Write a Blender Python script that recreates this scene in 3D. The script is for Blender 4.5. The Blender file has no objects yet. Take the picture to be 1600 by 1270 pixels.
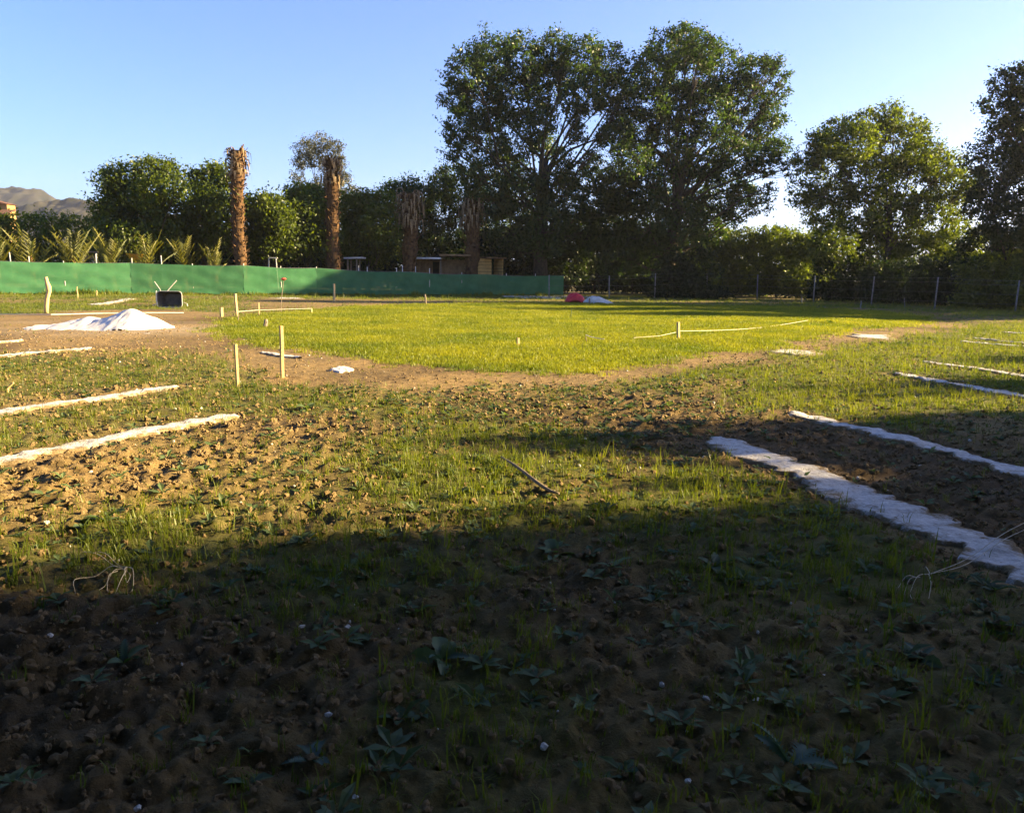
import bpy, math, random
import numpy as np
from mathutils import Vector, Matrix

R = math.radians
scene = bpy.context.scene
C = scene.collection

# ------------------------------------------------------------------ camera
FPX, CX, CY = 1232.0, 800.0, 635.0          # focal length and centre in photo pixels
HOR0, HSL, EYE = 430.0, 0.015, 1.5          # horizon row at the centre, its slope, eye height
th = math.atan((CY - HOR0) / FPX)
rho = math.atan(HSL)
Fw = np.array([0, math.cos(th), -math.sin(th)])
r0 = np.array([1.0, 0, 0]); u0 = np.array([0, math.sin(th), math.cos(th)])
Rt = r0 * math.cos(rho) + u0 * math.sin(rho)
Up = -r0 * math.sin(rho) + u0 * math.cos(rho)
cam_d = bpy.data.cameras.new('camera'); cam = bpy.data.objects.new('camera', cam_d); C.objects.link(cam)
cam_d.sensor_fit = 'HORIZONTAL'; cam_d.sensor_width = 36; cam_d.lens = 36 * FPX / 1600
cam_d.clip_start = 0.05; cam_d.clip_end = 8000
cam.matrix_world = Matrix(((Rt[0], Up[0], -Fw[0], 0), (Rt[1], Up[1], -Fw[1], 0), (Rt[2], Up[2], -Fw[2], EYE), (0, 0, 0, 1)))
scene.camera = cam

def ray(px, py): return Fw * FPX + Rt * (px - CX) - Up * (py - CY)
def gp(px, py, z=0.0):                       # where the pixel's ray meets level z
    d = ray(px, py); t = (z - EYE) / d[2]; return np.array([d[0] * t, d[1] * t, z])
def at(px, py, Y):                           # the point of the pixel's ray at depth Y
    d = ray(px, py); t = Y / d[1]; return np.array([d[0] * t, Y, EYE + d[2] * t])

# ------------------------------------------------------------------ sky, sun, exposure
SUN_EL, SUN_AZ = 18.0, 84.0                  # azimuth from +Y (view) to +X (right)
world = bpy.data.worlds.new('World'); scene.world = world; world.use_nodes = True
nt = world.node_tree; nt.nodes.clear()
sky = nt.nodes.new('ShaderNodeTexSky'); sky.sky_type = 'NISHITA'; sky.sun_disc = False
sky.sun_elevation = R(SUN_EL); sky.sun_rotation = R(SUN_AZ); sky.altitude = 100
sky.air_density = 1.0; sky.dust_density = 1.2; sky.ozone_density = 6.0
bg = nt.nodes.new('ShaderNodeBackground'); bg.inputs[1].default_value = 0.056
wo = nt.nodes.new('ShaderNodeOutputWorld')
tint = nt.nodes.new('ShaderNodeMix'); tint.data_type = 'RGBA'; tint.blend_type = 'MULTIPLY'; tint.inputs[0].default_value = 1
tint.inputs[7].default_value = (.90, .84, 1.0, 1)             # white balance of the whole sky
nt.links.new(sky.outputs[0], tint.inputs[6]); nt.links.new(tint.outputs[2], bg.inputs[0]); nt.links.new(bg.outputs[0], wo.inputs[0])
sun_d = bpy.data.lights.new('sun', 'SUN'); sun_d.energy = 5.0; sun_d.angle = R(0.6); sun_d.color = (1.0, 0.77, 0.40)
sun = bpy.data.objects.new('sun', sun_d); C.objects.link(sun)
sd = Vector((math.sin(R(SUN_AZ)) * math.cos(R(SUN_EL)), math.cos(R(SUN_AZ)) * math.cos(R(SUN_EL)), math.sin(R(SUN_EL))))
sun.rotation_euler = sd.to_track_quat('Z', 'Y').to_euler(); sun.location = sd * 200
vs = scene.view_settings
vs.view_transform = 'Standard'; vs.look = 'None'; vs.exposure = 2.65; vs.gamma = 1.0; vs.use_curve_mapping = False
scene.cycles.use_denoising = True
scene.cycles.max_bounces = 6; scene.cycles.diffuse_bounces = 2; scene.cycles.transmission_bounces = 4
scene.cycles.transparent_max_bounces = 8; scene.cycles.volume_bounces = 0; scene.cycles.glossy_bounces = 2
scene.cycles.caustics_reflective = False; scene.cycles.caustics_refractive = False

# ------------------------------------------------------------------ noise and mesh helpers
RNG = np.random.default_rng(7)
def _h(i, j, s):
    n = (i.astype(np.int64) * 374761393 + j.astype(np.int64) * 668265263 + s * 1442695041) & 0xffffffff
    n = ((n ^ (n >> 13)) * 1274126177) & 0xffffffff
    return ((n ^ (n >> 16)) & 0xffff) / 65535.0
def vnoise(x, y, s=0):
    x = np.asarray(x, float); y = np.asarray(y, float)
    i = np.floor(x); j = np.floor(y); fx = x - i; fy = y - j
    fx = fx * fx * (3 - 2 * fx); fy = fy * fy * (3 - 2 * fy)
    i = i.astype(np.int64); j = j.astype(np.int64)
    a = _h(i, j, s); b = _h(i + 1, j, s); c = _h(i, j + 1, s); d = _h(i + 1, j + 1, s)
    return (a + (b - a) * fx) * (1 - fy) + (c + (d - c) * fx) * fy
def fbm(x, y, s=0, o=3):
    v = 0; a = .5; t = 0
    for k in range(o):
        v = v + a * vnoise(x * 2 ** k + 17.3 * k, y * 2 ** k - 9.1 * k, s + k); t += a; a *= .5
    return v / t
def inpoly(x, y, poly):
    x = np.asarray(x); y = np.asarray(y); r = np.zeros(x.shape, bool); n = len(poly)
    for k in range(n):
        x1, y1 = poly[k]; x2, y2 = poly[(k + 1) % n]
        if y1 == y2: continue
        c = ((y1 > y) != (y2 > y)) & (x < (x2 - x1) * (y - y1) / (y2 - y1) + x1)
        r ^= c
    return r
def gpoly(pix): return [tuple(gp(a, b)[:2]) for a, b in pix]

def mesh(name, V, Fc, mat=None, smooth=False, attrs=None):
    m = bpy.data.meshes.new(name)
    V = np.asarray(V, np.float32)
    if isinstance(Fc, np.ndarray):
        nf, k = Fc.shape
        m.vertices.add(len(V)); m.vertices.foreach_set('co', V.ravel())
        m.loops.add(nf * k); m.loops.foreach_set('vertex_index', Fc.astype(np.int32).ravel())
        m.polygons.add(nf); m.polygons.foreach_set('loop_start', np.arange(0, nf * k, k, dtype=np.int32))
        m.polygons.foreach_set('loop_total', np.full(nf, k, np.int32))
        m.update(calc_edges=True)
    else:
        m.from_pydata(V.tolist(), [], Fc); m.update()
    if smooth: m.polygons.foreach_set('use_smooth', np.ones(len(m.polygons), bool))
    for k, v in (attrs or {}).items():
        a = m.attributes.new(k, 'FLOAT', 'POINT'); a.data.foreach_set('value', np.asarray(v, np.float32))
    if mat: m.materials.append(mat)
    return m
def link(name, me, parent=None, loc=(0, 0, 0)):
    o = bpy.data.objects.new(name, me); C.objects.link(o); o.location = loc
    if parent: o.parent = parent
    return o
def tag(o, label=None, cat=None, group=None, kind=None):
    if label: o['label'] = label
    if cat: o['category'] = cat
    if group: o['group'] = group
    if kind: o['kind'] = kind
    return o
def thing(name, label, cat, base, group=None, rz=0):
    o = bpy.data.objects.new(name, None); C.objects.link(o); o.location = tuple(base); o.rotation_euler[2] = rz
    o.empty_display_size = .2
    return tag(o, label, cat, group)

class MB:                                    # collects polygons for ONE mesh
    def __init__(s): s.v = []; s.f = []
    def add(s, V, Fc):
        n = len(s.v); s.v += [tuple(p) for p in V]; s.f += [tuple(i + n for i in f) for f in Fc]; return s
    def box(s, c, size, M=None):
        P = []
        for dx in (-.5, .5):
            for dy in (-.5, .5):
                for dz in (-.5, .5):
                    p = Vector((dx * size[0], dy * size[1], dz * size[2]))
                    if M is not None: p = M @ p
                    P.append((c[0] + p.x, c[1] + p.y, c[2] + p.z))
        return s.add(P, [(0, 1, 3, 2), (4, 6, 7, 5), (0, 4, 5, 1), (2, 3, 7, 6), (0, 2, 6, 4), (1, 5, 7, 3)])
    def tube(s, pts, rad, n=6, cap=True):
        pts = [Vector(p) for p in pts]; m = len(pts)
        if not hasattr(rad, '__len__'): rad = [rad] * m
        V = []; ref = Vector((0.31, 0.87, 0.38))
        for i, p in enumerate(pts):
            t = (pts[min(i + 1, m - 1)] - pts[max(i - 1, 0)])
            if t.length < 1e-9: t = Vector((0, 0, 1))
            t.normalize(); a = t.cross(ref)
            if a.length < .05: a = t.cross(Vector((1, 0, 0)))
            a.normalize(); b = t.cross(a)
            for k in range(n):
                q = 2 * math.pi * k / n
                V.append(p + (a * math.cos(q) + b * math.sin(q)) * rad[i])
        Fc = [(i * n + k, i * n + (k + 1) % n, (i + 1) * n + (k + 1) % n, (i + 1) * n + k) for i in range(m - 1) for k in range(n)]
        if cap: Fc += [tuple(range(n - 1, -1, -1)), tuple((m - 1) * n + k for k in range(n))]
        return s.add(V, Fc)
    def build(s, name, mat, parent=None, base=(0, 0, 0), smooth=False, kind=None):
        V = np.array(s.v) - np.array(base)
        me = mesh(name, V, s.f, mat, smooth)
        o = link(name, me, parent, (0, 0, 0) if parent else base)
        if kind: o['kind'] = kind
        return o

# ------------------------------------------------------------------ materials
def newmat(name):
    m = bpy.data.materials.new(name); m.use_nodes = True; t = m.node_tree; t.nodes.clear()
    return m, t, t.nodes.new('ShaderNodeOutputMaterial')
def N(t, typ, **kw):
    n = t.nodes.new(typ)
    for k, v in kw.items(): setattr(n, k, v)
    return n
def ramp(t, fac, stops):
    r = t.nodes.new('ShaderNodeValToRGB'); t.links.new(fac, r.inputs[0])
    e = r.color_ramp.elements
    while len(e) < len(stops): e.new(.5)
    for k, (p, c) in enumerate(stops): e[k].position = p; e[k].color = (*c, 1)
    return r.outputs[0]
def noise_fac(t, scale, detail=4, coord='Object', rough=.6):
    tc = N(t, 'ShaderNodeTexCoord'); n = N(t, 'ShaderNodeTexNoise'); n.inputs['Scale'].default_value = scale
    n.inputs['Detail'].default_value = detail; n.inputs['Roughness'].default_value = rough
    t.links.new(tc.outputs[coord], n.inputs['Vector']); return n.outputs[0]
def plain(name, c1, c2, scale=8, rough=.8, bump=.2, bscale=40, metal=0):
    m, t, out = newmat(name); p = N(t, 'ShaderNodeBsdfPrincipled')
    t.links.new(ramp(t, noise_fac(t, scale), [(.3, c1), (.7, c2)]), p.inputs['Base Color'])
    p.inputs['Roughness'].default_value = rough; p.inputs['Metallic'].default_value = metal
    p.inputs['Specular IOR Level'].default_value = .25
    if bump:
        b = N(t, 'ShaderNodeBump'); b.inputs['Strength'].default_value = bump; b.inputs['Distance'].default_value = .02
        t.links.new(noise_fac(t, bscale), b.inputs['Height']); t.links.new(b.outputs[0], p.inputs['Normal'])
    t.links.new(p.outputs[0], out.inputs[0]); return m
def leafmat(name, dark, light, trans, fac, tw=.45, gloss=.04):
    """fac: 'attr' = per-clump attribute, 'rand' = per instance"""
    m, t, out = newmat(name)
    if fac == 'attr':
        a = N(t, 'ShaderNodeAttribute', attribute_name='var'); f = a.outputs['Fac']
    else:
        a = N(t, 'ShaderNodeObjectInfo'); f = a.outputs['Random']
    if fac == 'rand':
        nz = N(t, 'ShaderNodeTexNoise'); nz.inputs['Scale'].default_value = .45; nz.inputs['Detail'].default_value = 4
        t.links.new(a.outputs['Location'], nz.inputs['Vector'])
        m1 = N(t, 'ShaderNodeMath', operation='MULTIPLY_ADD'); t.links.new(nz.outputs[0], m1.inputs[0]); m1.inputs[1].default_value = 2.2; m1.inputs[2].default_value = -.85
        m2 = N(t, 'ShaderNodeMath', operation='MULTIPLY_ADD', use_clamp=True); t.links.new(f, m2.inputs[0]); m2.inputs[1].default_value = .5; t.links.new(m1.outputs[0], m2.inputs[2]); f = m2.outputs[0]
    col = ramp(t, f, [(0, dark), (1, light)])
    mx = N(t, 'ShaderNodeMix', data_type='RGBA', blend_type='MULTIPLY'); mx.inputs[0].default_value = 1
    t.links.new(col, mx.inputs[6]); mx.inputs[7].default_value = (*trans, 1)
    d = N(t, 'ShaderNodeBsdfDiffuse'); tr = N(t, 'ShaderNodeBsdfTranslucent'); g = N(t, 'ShaderNodeBsdfGlossy')
    g.inputs['Roughness'].default_value = .45; g.inputs[0].default_value = (.5, .5, .5, 1)
    t.links.new(col, d.inputs[0]); t.links.new(mx.outputs[2], tr.inputs[0])
    s1 = N(t, 'ShaderNodeMixShader'); s1.inputs[0].default_value = tw
    t.links.new(d.outputs[0], s1.inputs[1]); t.links.new(tr.outputs[0], s1.inputs[2])
    s2 = N(t, 'ShaderNodeMixShader'); s2.inputs[0].default_value = gloss
    t.links.new(s1.outputs[0], s2.inputs[1]); t.links.new(g.outputs[0], s2.inputs[2])
    t.links.new(s2.outputs[0], out.inputs[0]); return m

def soilmat(name, tint_grass):
    m, t, out = newmat(name); p = N(t, 'ShaderNodeBsdfPrincipled')
    big = noise_fac(t, .6, 3); mid = noise_fac(t, 9, 6, rough=.7); fine = noise_fac(t, 70, 5, rough=.75)
    c1 = ramp(t, mid, [(.3, (.10, .066, .028)), (.55, (.235, .16, .07)), (.8, (.35, .255, .125))])
    c2 = ramp(t, big, [(.35, (.8, .8, .8)), (.65, (1.15, 1.1, 1.0))])
    mx = N(t, 'ShaderNodeMix', data_type='RGBA', blend_type='MULTIPLY'); mx.inputs[0].default_value = 1
    t.links.new(c1, mx.inputs[6]); t.links.new(c2, mx.inputs[7])
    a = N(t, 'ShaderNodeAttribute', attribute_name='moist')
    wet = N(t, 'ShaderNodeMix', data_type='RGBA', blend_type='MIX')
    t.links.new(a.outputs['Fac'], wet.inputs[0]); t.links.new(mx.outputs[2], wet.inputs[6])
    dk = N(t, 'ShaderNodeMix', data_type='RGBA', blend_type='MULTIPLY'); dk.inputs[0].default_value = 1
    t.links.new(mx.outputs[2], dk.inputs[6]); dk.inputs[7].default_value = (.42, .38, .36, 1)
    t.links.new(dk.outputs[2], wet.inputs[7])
    g = N(t, 'ShaderNodeAttribute', attribute_name='grass')
    gm = N(t, 'ShaderNodeMix', data_type='RGBA', blend_type='MIX')
    ml = N(t, 'ShaderNodeMath', operation='MULTIPLY'); ml.inputs[1].default_value = tint_grass
    t.links.new(g.outputs['Fac'], ml.inputs[0]); t.links.new(ml.outputs[0], gm.inputs[0])
    t.links.new(wet.outputs[2], gm.inputs[6])
    t.links.new(ramp(t, fine, [(.3, (.045, .062, .01)), (.7, (.10, .12, .02))]), gm.inputs[7])
    # pale dusty lime round the sand heap
    l = N(t, 'ShaderNodeAttribute', attribute_name='lime')
    lm = N(t, 'ShaderNodeMix', data_type='RGBA', blend_type='MIX')
    t.links.new(l.outputs['Fac'], lm.inputs[0]); t.links.new(gm.outputs[2], lm.inputs[6]); lm.inputs[7].default_value = (.36, .29, .2, 1)
    t.links.new(lm.outputs[2], p.inputs['Base Color']); p.inputs['Roughness'].default_value = .95; p.inputs['Specular IOR Level'].default_value = .15
    b = N(t, 'ShaderNodeBump'); b.inputs['Strength'].default_value = .8; b.inputs['Distance'].default_value = .02
    t.links.new(fine, b.inputs['Height']); t.links.new(b.outputs[0], p.inputs['Normal'])
    t.links.new(p.outputs[0], out.inputs[0]); return m

M = {}
M['soil'] = soilmat('soil', .8)
M['clod'] = plain('clod', (.14, .092, .040), (.30, .21, .10), 25, .95, .6, 90)
def limemat():
    m, t, out = newmat('lime_powder'); p = N(t, 'ShaderNodeBsdfPrincipled')
    w = ramp(t, noise_fac(t, 16, 5, rough=.7), [(.3, (.36, .33, .29)), (.62, (.60, .58, .55))])
    e = N(t, 'ShaderNodeAttribute', attribute_name='edge'); n1 = noise_fac(t, 7, 6, rough=.75)
    ad = N(t, 'ShaderNodeMath', operation='ADD'); t.links.new(n1, ad.inputs[0]); t.links.new(e.outputs['Fac'], ad.inputs[1])
    f = ramp(t, ad.outputs[0], [(.54, (0, 0, 0)), (.70, (1, 1, 1))])
    mx = N(t, 'ShaderNodeMix', data_type='RGBA', blend_type='MIX'); t.links.new(f, mx.inputs[0]); t.links.new(w, mx.inputs[6]); mx.inputs[7].default_value = (.20, .145, .08, 1)
    t.links.new(mx.outputs[2], p.inputs['Base Color']); p.inputs['Roughness'].default_value = .95; p.inputs['Specular IOR Level'].default_value = .1
    b = N(t, 'ShaderNodeBump'); b.inputs['Strength'].default_value = .8; b.inputs['Distance'].default_value = .015
    t.links.new(noise_fac(t, 45, 5), b.inputs['Height']); t.links.new(b.outputs[0], p.inputs['Normal']); t.links.new(p.outputs[0], out.inputs[0]); return m
M['lime'] = limemat()
M['sand'] = plain('white_sand', (.50, .46, .41), (.66, .62, .57), 6, .95, .3, 40)
M['pebble'] = plain('pebble', (.35, .33, .29), (.7, .68, .62), 6, .8, .2, 60)
M['wood'] = plain('stake_wood', (.42, .28, .12), (.62, .45, .22), 30, .8, .2, 80)
M['oldwood'] = plain('weathered_wood', (.13, .10, .07), (.27, .21, .15), 30, .85, .4, 60)
M['bark'] = plain('bark', (.035, .027, .02), (.085, .065, .045), 6, .95, .8, 14)
M['post'] = plain('fence_post', (.34, .32, .28), (.55, .52, .47), 10, .85, .3, 50)
M['greypost'] = plain('grey_post', (.10, .105, .095), (.22, .225, .21), 10, .8, .3, 50)
M['wire'] = plain('wire', (.12, .12, .12), (.22, .22, .2), 10, .5, 0, metal=.7)
M['string'] = plain('string', (.55, .5, .38), (.7, .64, .5), 30, .9, 0)
M['palmbark'] = plain('palm_bark', (.035, .02, .010), (.13, .068, .027), 5, .95, .8, 20)
M['deadfrond'] = plain('dead_frond', (.10, .065, .035), (.27, .19, .10), 6, .9, .3, 30)
M['straw'] = plain('dry_stalk', (.38, .32, .22), (.6, .54, .42), 20, .85, .2, 60)
M['rust'] = plain('barrow_tub', (.05, .045, .04), (.12, .10, .085), 6, .6, .3, 30, metal=.2)
M['tubepaint'] = plain('barrow_tube', (.45, .41, .35), (.62, .57, .48), 12, .55, .1, 40)
M['rubber'] = plain('rubber', (.015, .015, .015), (.03, .03, .03), 12, .8, .2, 40)
M['redcloth'] = plain('red_plastic', (.36, .012, .02), (.55, .03, .04), 4, .45, .3, 8)
M['greysheet'] = plain('grey_sheet', (.32, .30, .27), (.55, .52, .47), 5, .8, .5, 10)
M['redcap'] = plain('red_cap', (.45, .06, .035), (.6, .1, .06), 10, .5, 0)
M['shedwall'] = plain('shed_wall', (.13, .075, .035), (.26, .16, .075), 3, .85, .3, 20)
M['hutwood'] = plain('hut_planks', (.42, .24, .075), (.62, .38, .13), 3, .85, .3, 20)
M['roofwhite'] = plain('pale_roof', (.5, .49, .46), (.68, .67, .64), 3, .7, .1, 20)
M['roofred'] = plain('roof_tiles', (.10, .05, .03), (.17, .085, .045), 4, .85, .4, 6)
M['plaster'] = plain('plaster', (.26, .16, .06), (.34, .21, .085), 2, .9, .1, 20)
M['gapshade'] = plain('opening_shade', (.012, .011, .01), (.02, .018, .016), 4, .9, 0)  # near-black colour stands for the unlit inside of openings
M['orange'] = plain('orange_plastic', (.48, .17, .02), (.6, .24, .03), 6, .5, .1, 20)
M['hill'] = plain('hill_scrub', (.010, .014, .008), (.05, .043, .03), .06, .95, 0)
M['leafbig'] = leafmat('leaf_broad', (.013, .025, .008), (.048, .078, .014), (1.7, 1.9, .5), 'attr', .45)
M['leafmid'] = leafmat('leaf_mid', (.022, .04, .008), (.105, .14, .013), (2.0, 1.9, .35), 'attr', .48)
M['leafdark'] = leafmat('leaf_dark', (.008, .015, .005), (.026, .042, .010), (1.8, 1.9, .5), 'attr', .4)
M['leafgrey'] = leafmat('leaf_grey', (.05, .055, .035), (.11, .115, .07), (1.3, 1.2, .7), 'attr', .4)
M['palmleaf'] = leafmat('palm_leaf', (.06, .075, .012), (.16, .15, .018), (1.5, 1.4, .3), 'attr', .35)
M['lawngrass'] = leafmat('lawn_grass', (.085, .125, .010), (.245, .25, .022), (1.6, 1.5, .4), 'rand', .45, .03)
M['wildgrass'] = leafmat('wild_grass', (.06, .095, .010), (.17, .19, .022), (1.6, 1.5, .4), 'rand', .45, .03)
M['weed'] = leafmat('weed_leaf', (.04, .07, .02), (.14, .19, .08), (1.3, 1.4, .4), 'rand', .35, .05)
M['thistle'] = leafmat('thistle_leaf', (.05, .085, .05), (.10, .15, .09), (1.2, 1.3, .6), 'rand', .3, .06)

def netmat():
    m, t, out = newmat('shade_net')
    f = noise_fac(t, 1.2, 4)
    col = ramp(t, f, [(.3, (.06, .19, .085)), (.7, (.095, .26, .12))])
    d = N(t, 'ShaderNodeBsdfDiffuse'); tr = N(t, 'ShaderNodeBsdfTranslucent'); tp = N(t, 'ShaderNodeBsdfTransparent')
    t.links.new(col, d.inputs[0]); t.links.new(col, tr.inputs[0])
    s1 = N(t, 'ShaderNodeMixShader'); s1.inputs[0].default_value = .35
    t.links.new(d.outputs[0], s1.inputs[1]); t.links.new(tr.outputs[0], s1.inputs[2])
    s2 = N(t, 'ShaderNodeMixShader'); s2.inputs[0].default_value = .14
    t.links.new(s1.outputs[0], s2.inputs[1]); t.links.new(tp.outputs[0], s2.inputs[2])
    t.links.new(s2.outputs[0], out.inputs[0]); return m
M['net'] = netmat()

# ------------------------------------------------------------------ ground zones (world metres, from ground pixels)
LAWN = gpoly([(345, 505), (420, 491), (520, 483), (640, 477), (800, 475), (1000, 475), (1200, 479), (1400, 488), (1440, 496), (1390, 509),
              (1290, 522), (1190, 541), (1080, 557), (950, 572), (830, 577), (700, 571), (560, 558), (460, 546), (400, 531), (355, 517)])
TRACK = gpoly([(-260, 560), (0, 556), (145, 547), (260, 548), (330, 560), (400, 580), (500, 603), (640, 606), (800, 600), (950, 599), (1080, 583), (1200, 561),
               (1330, 539), (1450, 522), (1535, 508), (1480, 500), (1440, 496), (1390, 509), (1290, 522), (1190, 541), (1080, 557), (950, 572), (830, 577),
               (700, 571), (560, 558), (460, 546), (400, 531), (355, 517), (345, 505), (380, 494), (300, 482), (180, 483), (0, 492), (-260, 498)])
FARDIRT = gpoly([(380, 468), (560, 467), (660, 468), (800, 470), (1000, 473), (1200, 477), (1400, 484), (1480, 489), (1440, 495), (1390, 487), (1200, 479), (1000, 475.5),
                 (800, 474.5), (640, 476), (520, 481), (440, 487), (380, 484)])
SOILBANK = gpoly([(60, 705), (370, 655), (560, 640), (560, 665), (420, 690), (330, 730), (120, 800), (-200, 860), (-200, 750)])
SOILBANKB = gpoly([(0, 600), (-200, 640), (-200, 670), (60, 640), (250, 612), (240, 600)])
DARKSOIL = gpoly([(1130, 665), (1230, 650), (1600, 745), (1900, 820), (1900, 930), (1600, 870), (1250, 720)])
BARELEFT = gpoly([(0, 940), (600, 940), (560, 1270), (400, 1700), (-600, 1700), (-600, 940)])
GREENRIGHT = gpoly([(1120, 600), (1300, 545), (1540, 508), (1700, 500), (1900, 560), (1900, 690), (1600, 660), (1250, 632), (1130, 650)])
LEFTPLOT = gpoly([(-300, 590), (0, 566), (300, 560), (430, 585), (500, 615), (420, 645), (300, 640), (0, 700), (-300, 760)])
FORE = gpoly([(-900, 930), (300, 900), (800, 900), (1300, 930), (2300, 980), (2300, 2200), (-900, 2200)])
SCRUBMID = gpoly([(500, 603), (800, 600), (1080, 585), (1130, 640), (1150, 690), (900, 680), (640, 650)])

def zones(x, y):
    w = .35 + .02 * y
    xr = x + (fbm(x * .9, y * .9, 31) - .5) * 2 * w; yr = y + (fbm(x * .9 + 40, y * .9, 37) - .5) * 2 * w
    lawn = inpoly(xr, yr, LAWN)
    track = inpoly(xr, yr, TRACK) & ~lawn
    far = inpoly(xr, yr, FARDIRT) & ~lawn & ~track
    g = .26 + .95 * np.clip((fbm(x * .55, y * .55, 5, 4) - .36) * 3.2, 0, 1)
    g *= .55 + .75 * np.clip((fbm(x * 2.2, y * 2.2, 9, 3) - .3) * 2.5, 0, 1)
    g = np.where(inpoly(xr, yr, LEFTPLOT), np.maximum(g, .45 + .4 * fbm(x * 1.5, y * 1.5, 44)), g)
    g = np.where(inpoly(xr, yr, SOILBANK), g * .40, g)
    g = np.where(inpoly(xr, yr, SOILBANKB), g * .6, g)
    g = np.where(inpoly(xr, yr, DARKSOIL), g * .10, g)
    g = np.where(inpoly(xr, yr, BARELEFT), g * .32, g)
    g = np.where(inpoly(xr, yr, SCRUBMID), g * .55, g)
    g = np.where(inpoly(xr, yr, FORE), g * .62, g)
    g = np.where(inpoly(xr, yr, GREENRIGHT), np.maximum(g, .9), g)
    g = np.where(track, .03, g); g = np.where(far, .12, g); g = np.where(lawn, 1.0, g)
    for (a, b, wd) in STRIPS_W:             # worn soil either side of the lime strips
        t = np.clip(((x - a[0]) * (b[0] - a[0]) + (y - a[1]) * (b[1] - a[1])) / ((b[0] - a[0]) ** 2 + (b[1] - a[1]) ** 2), 0, 1)
        d = np.hypot(x - a[0] - t * (b[0] - a[0]), y - a[1] - t * (b[1] - a[1]))
        g = g * np.clip((d - wd * .6) / .18, 0, 1)
    return np.clip(g, 0, 1), lawn, track | far
# lime strips: near end pixel, far end pixel, width in metres, label
STRIPS = [((1660, 905), (1122, 683), .42, 'broad white lime strip nearest on the right, crossing dark soil'),
          ((1660, 752), (1236, 644), .27, 'white lime strip second nearest on the right, half in shade'),
          ((1660, 634), (1398, 587), .24, 'white lime strip third nearest on the right, running through grass'),
          ((1660, 600), (1438, 566), .24, 'white lime strip fourth nearest on the right, running through grass'),
          ((1660, 550), (1502, 534), .22, 'fifth white lime strip on the right, broken by grass'),
          ((1660, 543), (1520, 529), .16, 'thin sixth white lime strip on the right, half lost in grass'),
          ((1660, 524), (1568, 517), .24, 'farthest white lime strip at the right edge of the grass'),
          ((-60, 730), (370, 647), .27, 'white lime strip nearest on the left, beside crumbly tilled soil'),
          ((-60, 650), (274, 603), .26, 'white lime strip second from the front on the left'),
          ((-60, 562), (145, 547), .26, 'white lime strip on the left just in front of the dirt track'),
          ((-60, 540), (36, 534), .2, 'short white lime strip at the left edge by the sand heap'),
          ((148, 476), (204, 466), .5, 'grey lime strip far left between wheelbarrow and net fence'),
          ((408, 552), (468, 559), .2, 'small white lime streak on the track behind the tall wooden stake')]
def strip_ends(a, b):
    p, q = gp(*a)[:2], gp(*b)[:2]
    if a[0] > 1600 or a[0] < 0: p = p + (p - q) / np.hypot(*(p - q)) * 2.4
    return p, q
STRIPS_W = [(*strip_ends(a, b), w) for a, b, w, _ in STRIPS]

def stripd(x, y):
    m = np.full(np.shape(x), 9.0)
    for (a, b, wd) in STRIPS_W:
        t = np.clip(((x - a[0]) * (b[0] - a[0]) + (y - a[1]) * (b[1] - a[1])) / ((b[0] - a[0]) ** 2 + (b[1] - a[1]) ** 2), 0, 1)
        m = np.minimum(m, np.hypot(x - a[0] - t * (b[0] - a[0]), y - a[1] - t * (b[1] - a[1])) - wd * .5)
    return np.clip(m / .14, 0, 1)
def hgt(x, y):
    x = np.asarray(x, float); y = np.asarray(y, float)
    r = np.hypot(x, y)
    z = .16 * (fbm(x * .12, y * .12, 2, 2) - .5) * np.clip((r - 2) / 12, 0, 1)
    z = z + .05 * (fbm(x * .8, y * .8, 3, 2) - .5) * np.clip(r / 4, .4, 1)
    return np.where(r > 90, z * np.clip((140 - r) / 50, 0, 1), z)
def hz(p): return float(hgt(np.array([p[0]]), np.array([p[1]]))[0])
def gph(px, py):
    p = gp(px, py)
    for _ in range(3): p = gp(px, py, hz(p))
    return p

# radial ground sheet
rr = [0.6]
while rr[-1] < 75: rr.append(rr[-1] * 1.0098)
while rr[-1] < 1450: rr.append(rr[-1] * 1.12)
az = list(np.arange(-58, 58.01, .23)); a_ = 58.0
side = []
while a_ < 180: side.append(a_); a_ += 4.2
az = np.array([-s for s in side[::-1][:-1]] + az + side[1:] )
az = np.unique(np.round(az, 4)); rr = np.array(rr)
A, Rr = np.meshgrid(np.radians(az), rr)
GX = Rr * np.sin(A); GY = Rr * np.cos(A)
g_, lawn_, dirt_ = zones(GX, GY)
near = np.clip((30 - Rr) / 20, 0, 1)
clod = (np.abs(fbm(GX * 5, GY * 5, 11, 3) - .5) * .13 + (fbm(GX * 16, GY * 16, 15, 2) - .5) * .05 + (vnoise(GX * 42, GY * 42, 19) - .5) * .016) * near * np.where(lawn_, .25, np.where(dirt_, .35, 1.1 - .5 * g_))
clod = clod * stripd(GX, GY)
GZ = hgt(GX, GY) + clod - .012
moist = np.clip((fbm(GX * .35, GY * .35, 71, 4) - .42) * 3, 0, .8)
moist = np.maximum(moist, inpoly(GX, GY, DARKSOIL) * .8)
lp = gp(190, 512)
lime = np.clip(1 - np.hypot((GX - lp[0]) / 5.5, (GY - lp[1]) / 3.6), 0, 1) * np.clip(fbm(GX * .8, GY * .8, 83) * 1.6 - .2, 0, 1) * .9
na = len(az); nr = len(rr)
idx = np.arange(nr * na).reshape(nr, na)
quads = np.stack([idx[:-1, :-1], idx[:-1, 1:], idx[1:, 1:], idx[1:, :-1]], -1).reshape(-1, 4)
seam = np.stack([idx[:-1, -1], idx[:-1, 0], idx[1:, 0], idx[1:, -1]], -1)
V_all = np.stack([GX, GY, GZ], -1).reshape(-1, 3)
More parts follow.
